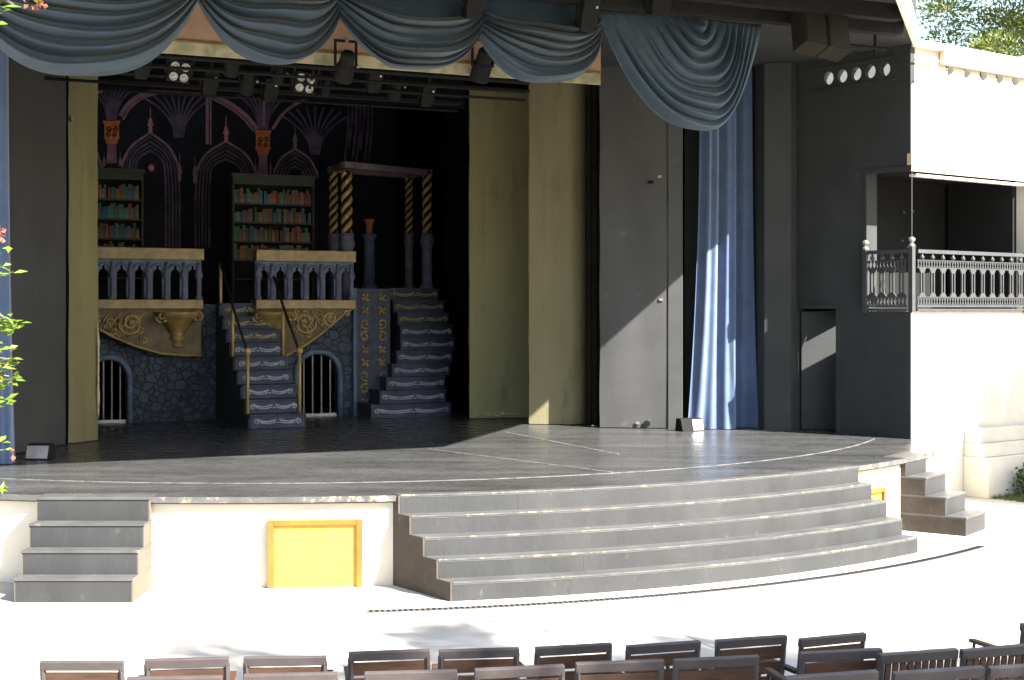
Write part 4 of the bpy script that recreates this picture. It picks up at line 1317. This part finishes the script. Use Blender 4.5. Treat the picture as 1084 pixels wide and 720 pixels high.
# column of painted pipes further right
col = thing('painted_column', 'mauve fluted column painted on dark cloth above the pavilion', 'backdrop', SET, (s_at(380, 3.6), 3.6, 5))
mb = MB()
for k in range(7):
    u = 366.5 + 4.2 * k; s, zt_ = sz(u + 2, 100, 3.6); s2, zb_ = sz(u - 2, 172 - 14 * (k % 3 == 1), 3.6)
    mb.tube([(s, 3.6, zt_ + .2), (s, 3.6, (zt_ + zb_) / 2), (s2, 3.6, zb_)], [.035, .033, .03], 7)
obj('flutes', mb, M['pinkdim'], col, smooth=True)
mb = MB(); mb.box(s_at(338, 3.7), s_at(420, 3.7), 3.66, 3.7, 3.0, 7.9); obj('cloth', mb, M['drop'], col)

# black border above the drop, masking legs
mb = MB(); zb_ = EYE + (327 - 91) / FPX * d_at(s_at(120, -2.6), -2.6)
mb.box(s_at(60, -2.6), s_at(492, -2.6), -2.6, -2.55, zb_ - .02, 9.3)
obj('black_border', mb, M['blackmatte'], fr=SET, label='black cloth border across the top of the set', cat='stage border')
mb = MB(); mb.box(s_at(470, 1.8), s_at(640, 1.8), 1.8, 1.84, ZS + .01, 9); obj('masking_or_shade_cloth', mb, M['blackmatte'], fr=SET, label='black masking cloth behind the green-gold flat', cat='masking cloth')

# ------------------------------------------------------------------ pipes and lamps over the stage
pipes = [(-6.6, 61, 'pipe nearest the painted border'), (-5.6, 71, 'second pipe, carrying the two white-lensed lamps'), (-4.4, 82, 'third pipe behind the lamps'), (-3.2, 90, 'lowest-looking pipe just above the backdrop')]
PZ = {}
for t_, y, lab in pipes:
    s, z = sz(190, y, t_)
    ue = 560 if t_ < -5 else 488
    mb = MB(); mb.tube([(s_at(40, t_), t_, z), (s_at(ue, t_), t_, z)], .03, 8)
    mb.tube([(s_at(40, t_), t_ + .12, z - .12), (s_at(ue, t_), t_ + .12, z - .12)], .022, 8)
    o = obj('lighting_pipe', mb, M['metalblack'], fr=SET, smooth=True, label='black ' + lab, cat='pipe')
    PZ[t_] = z
    
def led_lamp(u, y, t_, label, strap=False):
    s, z = sz(u, y, t_)
    t = thing('stage_lamp', label, 'stage lamp', SET, (s, t_, z), 'lamps hanging over the stage')
    rot = Matrix.Rotation(R(18), 3, 'X') @ Matrix.Rotation(R(6), 3, 'Y')
    start = MB(); start.obox((0, .08, 0), (.30, .16, .30), Matrix.Identity(3))
    def put(mb, name, m, parent=t, smooth=False):
        mb.v = [rot @ v + Vector((s, t_, z)) for v in mb.v]; return obj(name, mb, m, parent, smooth=smooth)
    h = put(start, 'housing', M['metalblack'])
    for i, (x, zz) in enumerate(((-.072, .072), (.072, .072), (-.072, -.072), (.072, -.072))):
        mb = MB(); mb.lathe([(.058, 0), (.058, .014), (.046, .016), (.043, .004), (.02, .002), (.018, .016), (.006, .018)], (0, 0, 0), 16)
        mb.v = [Vector((v.x + x, -v.z, v.y + zz)) for v in mb.v]; put(mb, 'lens', M['lens'], h, True)
    mb = MB(); mb.box(-.19, -.16, .02, .1, -.05, .3); mb.box(.16, .19, .02, .1, -.05, .3); mb.box(-.19, .19, .02, .1, .28, .31); mb.box(-.02, .02, .04, .08, .31, .42)
    put(mb, 'yoke', M['metalblack'])
    if strap:
        mb = MB(); mb.box(.04, .07, -.1, -.07, -.06, .3); put(mb, 'strap', M['metalblack'])
        mb = MB(); mb.box(.035, .075, -.12, -.1, .02, .06); put(mb, 'clamp', M['clamp'])
led_lamp(190, 76, -5.6, 'left square stage lamp with four round white lenses')
led_lamp(323, 88, -5.6, 'right square stage lamp with white lenses and a hanging strap', True)

def can_lamp(u, y, t_, label, L=.36, r=.1, tilt=35, h=.3):
    s, z = sz(u, y, t_)
    t = thing('stage_lamp', label, 'stage lamp', SET, (s, t_, z), 'lamps hanging over the stage')
    rot = Matrix.Rotation(R(tilt), 3, 'X')
    mb = MB(); mb.lathe([(r * .5, -L * .5), (r * .75, -L * .42), (r * .8, -L * .1), (r, 0), (r, L * .5), (r * .86, L * .5), (r * .8, L * .4)], (0, 0, 0), 14)
    mb.v = [rot @ Vector((v.x, v.y, -v.z)) + Vector((s, t_, z)) for v in mb.v]; obj('barrel', mb, M['metalblack'], t, smooth=False)
    mb = MB(); mb.box(s - r - .03, s - r - .005, t_ - .02, t_ + .02, z - .03, z + h); mb.box(s + r + .005, s + r + .03, t_ - .02, t_ + .02, z - .03, z + h); mb.box(s - r - .03, s + r + .03, t_ - .02, t_ + .02, z + h, z + h + .03)
    obj('yoke', mb, M['metalblack'], t)
    mb = MB(); mb.box(s - .02, s + .02, t_ - .06, t_ - .03, z + h - .02, z + h + .05); mb.ball((s + r + .03, t_ - .03, z), .022, 8); obj('clamp', mb, M['clamp'], t)
can_lamp(246, 66, -6.5, 'black can lamp hanging below the second swag, left one')
can_lamp(262, 86, -5.5, 'black can lamp low between the two white-lensed lamps')
can_lamp(366, 70, -7.95, 'black can lamp in front of the peach border by the third swag', .4, .12)
can_lamp(419, 92, -5.4, 'black can lamp hanging under the middle swag')
can_lamp(511, 68, -7.95, 'large black can lamp where middle and fourth swags meet', .45, .13)
can_lamp(345, 92, -5.0, 'small black can lamp right of the strapped lamp', .25, .07)
can_lamp(295, 78, -6.3, 'small black can lamp hidden close under the second swag', .25, .08)
def box_lamp(u, y, t_, label, w=.26, h=.5, tilt=20):
    s, z = sz(u, y, t_)
    t = thing('stage_lamp', label, 'stage lamp', SET, (s, t_, z), 'lamps hanging over the stage')
    rot = Matrix.Rotation(R(tilt), 3, 'X')
    def put(mb, n, m):
        mb.v = [rot @ v + Vector((s, t_, z)) for v in mb.v]; return obj(n, mb, m, t, bevel=.006)
    mb = MB(); mb.obox((0, 0, 0), (w, w * .9, h)); mb.obox((0, 0, -h * .5 - .03), (w * .8, w * .75, .06)); put(mb, 'housing', M['metalblack'])
    mb = MB(); mb.obox((-w * .5 - .02, 0, 0), (.025, .05, h * .6)); mb.obox((w * .5 + .02, 0, 0), (.025, .05, h * .6)); mb.obox((0, 0, h * .5 + .1), (.04, .04, .2)); put(mb, 'yoke', M['metalblack'])
    mb = MB(); mb.obox((w * .3, -w * .46, h * .2), (.03, .02, .035)); put(mb, 'clamp', M['clamp'])
box_lamp(501, -2, -9.75, 'boxy black lamp hanging in front of middle swag corner', .2, .36)
box_lamp(622, 12, -9.75, 'boxy black lamp hanging left of the largest swag', .22, .36)
box_lamp(697, -2, -9.9, 'boxy black lamp over the largest round swag', .26, .3)

for k, (u, y, t_, lab) in enumerate(((222, 84, -5.3, 'boxy black lamp between pipes right of the left white-lensed lamp'), (286, 92, -4.6, 'boxy black lamp low before the pale arch of the backdrop'), (396, 82, -5.8, 'boxy black lamp under the middle swag, left of the can lamp'), (452, 98, -4.8, 'boxy black lamp at the right end of the pipes under the middle swag'), (150, 66, -6.2, 'boxy black lamp close under the leftmost swag'))):
    box_lamp(u, y, t_, lab, .2, .3, 30)
# loudspeakers hanging under the canopy, right side
sp = thing('loudspeaker', 'grey-brown loudspeaker pair hanging under the roof by the dark wall', 'loudspeaker', frame(3.95, 18.75, 25), (0, 0, 6.2))
rot = Matrix.Rotation(R(-18), 3, 'X') @ Matrix.Rotation(R(8), 3, 'Y')
for sx in (-1, 1):
    mb = MB(); mb.obox((sx * .175, 0, 0), (.335, .3, .52)); mb.v = [rot @ v + Vector((0, 0, 6.42)) for v in mb.v]; ob = obj('cabinet', mb, M['speaker'], sp, bevel=.01)
    mb = MB(); mb.obox((sx * .175, -.156, 0), (.29, .01, .47)); mb.v = [rot @ v + Vector((0, 0, 6.42)) for v in mb.v]; obj('grille', mb, M['metalblack'] if False else M['speaker'], ob)
mb = MB(); mb.box(-.3, .3, -.03, .03, 6.7, 6.76); mb.tube([(-.25, 0, 6.6), (-.25, 0, 6.858)], .012); mb.tube([(.25, 0, 6.6), (.25, 0, 6.858)], .012); obj('bracket', mb, M['clamp'], sp)
pip = thing('lighting_pipe', 'dark pipe with clamps under the roof right of the swags', 'pipe', SET, (6.6, -8.9, 6.4))
mb = MB(); mb.tube([(5.6, -8.9, 6.6), (7.0, -8.9, 6.6)], .03, 8); mb.tube([(6.25, -8.9, 6.858), (6.25, -8.9, 6.5)], .022, 8); mb.tube([(6.8, -8.9, 6.858), (6.8, -8.9, 6.5)], .022, 8); obj('pipe', mb, M['metalblack'], pip)
mb = MB(); mb.box(6.22, 6.28, -8.96, -8.93, 6.5, 6.56); obj('clamp', mb, M['clamp'], pip)

# ------------------------------------------------------------------ chairs
def make_chair(name, label, vertical, group):
    t = thing(name, label, 'chair', WORLD, (0, 0, 0), group)
    w, H = .48, .86
    # back leans away from the stage (local -y is towards the camera)
    def lean(z): return -.24 - max(0, z - .44) * .16
    rotb = Matrix.Rotation(R(-9), 3, 'X')
    mb = MB()
    for sx in (-1, 1):
        mb.tube([(sx * (w / 2 - .014), lean(.44), .40), (sx * (w / 2 - .014), lean(H - .02), H - .02)], .02, 4)
    mb2 = MB(); mb2.obox((0, lean(H - .03), H - .015), (w, .036, .052), Matrix.Rotation(R(9), 3, 'X')); mb.add(mb2.v, mb2.f)
    mb2 = MB(); mb2.obox((0, lean(.47), .47), (w - .06, .03, .04), Matrix.Rotation(R(9), 3, 'X')); mb.add(mb2.v, mb2.f)
    obj('back_frame', mb, M['chairmetal'], t, bevel=.003)
    if vertical:
        for k in range(9):
            x = -w / 2 + .055 + (w - .11) * k / 8
            mb = MB(); mb.obox((x, lean(.65), .65), (.032, .014, .33), Matrix.Rotation(R(9), 3, 'X')); obj('back_slat', mb, M['slat'], t)
    else:
        for k in range(4):
            z = H - .094 - .096 * k
            mb = MB(); mb.obox((0, lean(z), z), (w - .06, .014, .078), Matrix.Rotation(R(9), 3, 'X')); obj('back_slat', mb, M['slat'], t, bevel=.002)
    mb = MB()
    for k in range(6):
        mb.box(-w / 2 + .03, w / 2 - .03, -.21 + .078 * k, -.21 + .078 * k + .062, .425, .445)
    obj('seat', mb, M['slat'], t)
    mb = MB(); mb.box(-w / 2 + .005, -w / 2 + .03, -.23, .26, .40, .44); mb.box(w / 2 - .03, w / 2 - .005, -.23, .26, .40, .44); mb.box(-w / 2 + .031, w / 2 - .031, .235, .26, .40, .44)
    obj('seat_frame', mb, M['chairmetal'], t)
    for sx in (-1, 1):
        x = sx * (w / 2 - .014)
        mb = MB(); mb.tube([(x, -.235, .42), (x, -.28, 0)], .016, 4); obj('leg', mb, M['chairmetal'], t)
        mb = MB(); mb.tube([(x, .24, .42), (x, .25, 0)], .016, 4); obj('leg', mb, M['chairmetal'], t)
        mb = MB(); mb.box(x - .022, x + .022, -.26, .2, .645, .668); ar = obj('armrest', mb, M['slat'], t)
        mb = MB(); mb.tube([(x, .17, .645), (x, .2, .44)], .014, 4); obj('arm_post', mb, M['chairmetal'], ar)
    return t
chH = make_chair('slatted_chair', 'x', False, 'rows of slatted chairs facing the stage')
chV = make_chair('slatted_chair', 'x', True, 'rows of slatted chairs facing the stage')
ORD = ['first', 'second', 'third', 'fourth', 'fifth', 'sixth', 'seventh', 'eighth', 'ninth', 'tenth']
# (u centre, y of the top edge, row, vertical slats)
rowsC = []
A = [(87, 700), (198, 697), (302, 695), (412, 689), (507, 687), (607, 683), (702, 681), (795, 675), (881, 673), (1112, 657)]
B = [(185, 716.5), (308, 713), (435, 710.5), (550, 706), (656, 700), (758, 696), (890, 688.5)]
BV = [(972, 689.5), (1056, 684.5)]
Cc_ = [(880, 713), (993, 708.5), (1092, 703)]
def put_chair(proto, u, y, zf, label, first, twist=0):
    d = FPX * (EYE - zf - .87) / (y - 327); x = (u - 542) / FPX * d
    o = proto if first else copy_tree(proto)
    dx, dy = CC.x - x, CC.y - d
    ang = math.atan2(dy, dx) - PI / 2 + R(twist)
    off = Vector((0, .30)); c, s = math.cos(ang), math.sin(ang)
    o.rotation_euler = (0, 0, ang)
    o.location = (x - s * .30, d + c * .30, zf)
    o['label'] = label
    return o
tw = random.Random(8)
side_of = {0: 'far left', 9: 'at the right edge'}
for i, (u, y) in enumerate(A):
    if i == 0: lab = 'leftmost chair of the front row, brown frame in full sun'
    elif i == 9: lab = 'front row chair cut off by the right edge of the photo'
    elif i == 8: lab = 'horizontal-slat chair in the front row behind the rightmost lower horizontal-slat chair'
    else: lab = f'horizontal-slat chair, {ORD[i]} from the left in the front row'
    if i == 8: lab = 'horizontal-slat chair, ninth from the left in the front row'
    put_chair(chH, u, y, 0, lab, i == 0, tw.uniform(-3, 3) + (4 if i in (5, 7, 8) else 0))
for i, (u, y) in enumerate(B):
    lab = f'horizontal-slat chair, {ORD[i]} from the left in the second row' if i < 6 else 'last horizontal-slat chair before the upright-slat ones in second row'
    put_chair(chH, u, y, .15, lab, False, tw.uniform(-3, 3))
for i, (u, y) in enumerate(BV):
    put_chair(chV, u, y, .15, ['left upright-slat chair, with white gaps, at lower right', 'right upright-slat chair, next to the right photo edge'][i], i == 0, tw.uniform(-2, 3))
for i, (u, y) in enumerate(Cc_):
    put_chair(chH, u, y, .30, ['nearest blue-grey chair back in front of the last horizontal-slat chairs', 'nearest chair back in front of the two upright-slat chairs', 'nearest chair back in the bottom right corner'][i], False, tw.uniform(-2, 2))

# ------------------------------------------------------------------ vegetation
def leaf_card(mb, c, L, w, dirv, up, droop=.0):
    d = dirv.normalized(); sd = d.cross(up)
    if sd.length < 1e-3: sd = d.cross(Vector((1, 0, 0)))
    sd.normalize(); nn = sd.cross(d)
    mb.add([c, c + d * L * .5 + sd * w * .5 + nn * droop, c + d * L, c + d * L * .5 - sd * w * .5 + nn * droop], [(0, 1, 2, 3)])
def rvec(r): 
    while True:
        v = Vector((r.uniform(-1, 1), r.uniform(-1, 1), r.uniform(-1, 1)))
        if .1 < v.length < 1: return v.normalized()
def tree(name, label, base, H, crown_z0, cr, seed, nclump, nleaf, lsz, m, cshift=(0, 0), cat='tree', limbs=9):
    r = random.Random(seed)
    t = thing(name, label, cat, WORLD, base)
    bx, by, bz = base
    mb = MB()
    path = [(bx + cshift[0] * f * f + .15 * math.sin(4 * f), by + cshift[1] * f * f, bz + H * .93 * f) for f in [i / 10 for i in range(11)]]
    mb.tube(path, [H * .022 * (1 - .85 * i / 10) + .02 for i in range(11)], 9)
    obj('trunk', mb, M['bark'], t, smooth=True)
    clumps = []
    mbl = MB()
    for k in range(limbs):
        f = .35 + .6 * k / limbs
        p0 = Vector(path[int(f * 10)])
        a = k * 2.4 + r.uniform(-.4, .4); rr_ = cr * r.uniform(.7, 1.0) * (1 - .45 * max(0, f - .5) * 1.2)
        p1 = p0 + Vector((math.cos(a) * rr_, math.sin(a) * rr_, r.uniform(.3, 1.4)))
        mid = (p0 + p1) / 2 + Vector((0, 0, -.15)) + rvec(r) * .2
        mbl.tube([p0, mid, p1], [H * .008, H * .005, .015], 6)
        for q in range(5):
            tw_ = p0 + (p1 - p0) * r.uniform(.4, 1); e = tw_ + rvec(r) * r.uniform(.4, 1.0)
            mbl.tube([tw_, (tw_ + e) / 2 + rvec(r) * .08, e], [.018, .012, .006], 4); clumps.append(e)
    obj('limbs', mbl, M['bark'], t, smooth=True)
    while len(clumps) < nclump:
        v = rvec(r) * (r.random() ** .4)
        z = bz + (crown_z0 + H) / 2 + v.z * (H - crown_z0) / 2
        f = (z - bz) / H
        c = Vector((bx + cshift[0] * f * f + v.x * cr, by + cshift[1] * f * f + v.y * cr, z))
        clumps.append(c)
    mbc = MB()
    for c in clumps:
        R_ = r.uniform(.25, .6) * cr / 2.6
        for q in range(nleaf):
            v = rvec(r) * R_ * (r.random() ** .5); v.z *= .6
            leaf_card(mbc, c + v, lsz * r.uniform(.6, 1.3), lsz * .32, (v + Vector((0, 0, .3 * R_)) + rvec(r) * .25), rvec(r))
    obj('crown', mbc, m, t)
    return t
tree('pine_tree', 'tall sunlit pine tree rising behind the cream wing roof', (14.9, 39, 0), 17.5, 5.5, 3.9, 41, 300, 230, .17, M['needle'], (.2, 0), limbs=12)
tree('shade_tree', 'leafy tree outside the right edge shading the wing wall', (13.1, 19.4, 0), 6.7, 3.3, 1.8, 42, 130, 260, .22, M['leafdark'])
tree('shade_tree', 'tall leafy tree right of the chairs shading the seating', (13.2, 0.5, 0), 15.5, 9, 3.4, 43, 190, 150, .28, M['leafdark'])

# climbing shrub at the left edge
def shrub_branch(mb, mbs, p0, p1, n, L, r, jitter=.12):
    p0, p1 = Vector(p0), Vector(p1)
    path = [p0 + (p1 - p0) * f + Vector((.05 * math.sin(5 * f), 0, .04 * math.sin(9 * f))) for f in [i / 8 for i in range(9)]]
    mbs.tube(path, [.012 * (1 - .7 * i / 8) for i in range(9)], 5)
    for i in range(n):
        f = ((i + r.random()) / n) ** .7; c = p0 + (p1 - p0) * f + rvec(r) * .03
        v = rvec(r); v.z = abs(v.z) * .4 - .1
        leaf_card(mb, c, L * r.uniform(.7, 1.25), L * .5, v, Vector((r.uniform(-.4, .4), r.uniform(-.8, -.2), 1)), .006)
sb = thing('flowering_shrub', 'lime-leaved flowering shrub reaching in at the left edge', 'shrub', WORLD, (-3.3, 7.2, 0))
r = random.Random(15)
mbl, mbs, mbp = MB(), MB(), MB()
mbs.tube([(-3.3, 7.2, 0), (-3.15, 7.2, 1.3), (-3.05, 7.15, 2.6), (-2.95, 7.15, 3.8), (-2.75, 7.1, 4.6)], [.05, .045, .035, .025, .012], 7)
yv = 7.15
def ptv(u, y, d=yv): return ((u - 542) / FPX * d, d, EYE + (327 - y) / FPX * d)
for (u0, y0, u1, y1, n) in ((-70, 300, 10, 285, 16), (-75, 345, 17, 340, 20), (-75, 335, 19, 352, 18), (-80, 410, 21, 384, 22), (-70, 425, 20, 402, 20), (-85, 430, 12, 425, 16), (-80, 490, 4, 470, 10), (-85, 530, 2, 520, 10), (-70, 255, 4, 268, 9), (-70, 360, 8, 372, 14)):
    shrub_branch(mbl, mbs, ptv(u0, y0), ptv(u1, y1), int(n * 3.6), .058, r)
    mid = ptv(u0 * .35 + u1 * .65, y0 * .4 + y1 * .6)
for k in range(30):
    f = r.random(); z = .6 + 3.8 * f; p0 = Vector((-3.15 + .25 * f, 7.2, z)); p1 = p0 + Vector((r.uniform(-.6, .28), r.uniform(-.4, .4), r.uniform(-.1, .5)))
    shrub_branch(mbl, mbs, p0, p1, 14, .08, r)
shrub_branch(mbl, mbs, ptv(-80, 10), ptv(25, 8), 12, .075, r); shrub_branch(mbl, mbs, ptv(-80, -40), ptv(10, 3), 12, .08, r); shrub_branch(mbl, mbs, ptv(-40, -20), ptv(38, 6), 5, .08, r)
for (u, y, k) in ((0, 243, 7), (3, 252, 5), (42, 5, 10), (33, 3, 4), (14, 478, 3)):
    c = Vector(ptv(u, y))
    for q in range(k):
        leaf_card(mbp, c + rvec(r) * .015, .032, .028, rvec(r), rvec(r), .006)
obj('foliage', mbl, M['leaf'], sb); obj('stem', mbs, M['bark'], sb, smooth=True); obj('blossom', mbp, M['petal'], sb)

# bush and grass strip at the foot of the wing plinth
bu = thing('low_bush', 'small dark green bush at the foot of the wing wall', 'bush', WING, (2.75, -.75, 0))
r = random.Random(55); mb = MB(); mbs = MB()
for k in range(70):
    c0_ = Vector((2.75 + r.gauss(0, .12), -.75 + r.gauss(0, .1), 0)); e = c0_ + Vector((r.gauss(0, .42), r.gauss(0, .22), r.uniform(.08, .42)))
    mbs.tube([c0_, (c0_ + e) / 2 + Vector((0, 0, .05)), e], [.01, .007, .003], 4)
    for q in range(60):
        leaf_card(mb, e + Vector((r.gauss(0, .09), r.gauss(0, .08), r.gauss(0, .06))), r.uniform(.06, .10), .04, rvec(r), rvec(r))
obj('foliage', mb, M['leafdark'], bu); obj('stem', mbs, M['bark'], bu)
mb = MB(); r = random.Random(56)
for k in range(5200):
    x = r.uniform(1.3, 6); y = r.uniform(-1.15, -.46) if r.random() > .2 else r.gauss(-.95, .2)
    if y > -.46: continue
    h = r.uniform(.03, .09); a = r.uniform(0, PI)
    w = Vector((math.cos(a), math.sin(a), 0)) * .008; p = Vector((x, y, 0.002)); tip = p + Vector((r.gauss(0, .02), r.gauss(0, .02), h))
    mb.add([p - w, p + w, tip], [(0, 1, 2)])
obj('lawn_strip', mb, M['grass'], fr=WING, org=(3.5, -.8, 0), label='thin strip of lawn in front of the wing plinth', cat='grass', kind='stuff')

# ------------------------------------------------------------------ camera, light, world
cam_d = bpy.data.cameras.new('camera'); cam = bpy.data.objects.new('camera', cam_d); COL.objects.link(cam)
cam.location = (0, 0, EYE); cam.rotation_euler = (R(90), 0, 0)
cam_d.sensor_fit = 'HORIZONTAL'; cam_d.sensor_width = 36; cam_d.lens = FPX * 36 / 1084
cam_d.shift_y = -33 / 1084
cam_d.clip_start = .1; cam_d.clip_end = 2000
scene.camera = cam

L = Vector((-1.30, 1.0, -1.385)).normalized()
sun_d = bpy.data.lights.new('sun', 'SUN'); sun = bpy.data.objects.new('sun', sun_d); COL.objects.link(sun)
sun_d.energy = 4.8; sun_d.angle = R(.5); sun_d.color = (1, .95, .87)
sun.rotation_euler = L.to_track_quat('-Z', 'Y').to_euler(); sun.location = (20, -10, 30)

w = bpy.data.worlds.new('World'); scene.world = w; w.use_nodes = True
nt = w.node_tree; bg = nt.nodes['Background']
sky = nt.nodes.new('ShaderNodeTexSky'); sky.sky_type = 'NISHITA'; sky.sun_disc = False
sky.sun_elevation = math.asin(-L.z); sky.sun_rotation = math.atan2(-L.x, -L.y)
sky.air_density = 1.2; sky.dust_density = 1.5
nt.links.new(sky.outputs['Color'], bg.inputs['Color']); bg.inputs['Strength'].default_value = .065

vs_ = scene.view_settings
vs_.view_transform = 'Standard'; vs_.look = 'None'; vs_.exposure = 2.8; vs_.gamma = 1; vs_.use_curve_mapping = False
scene.cycles.max_bounces = 8; scene.cycles.diffuse_bounces = 5
scene.cycles.use_denoising = True
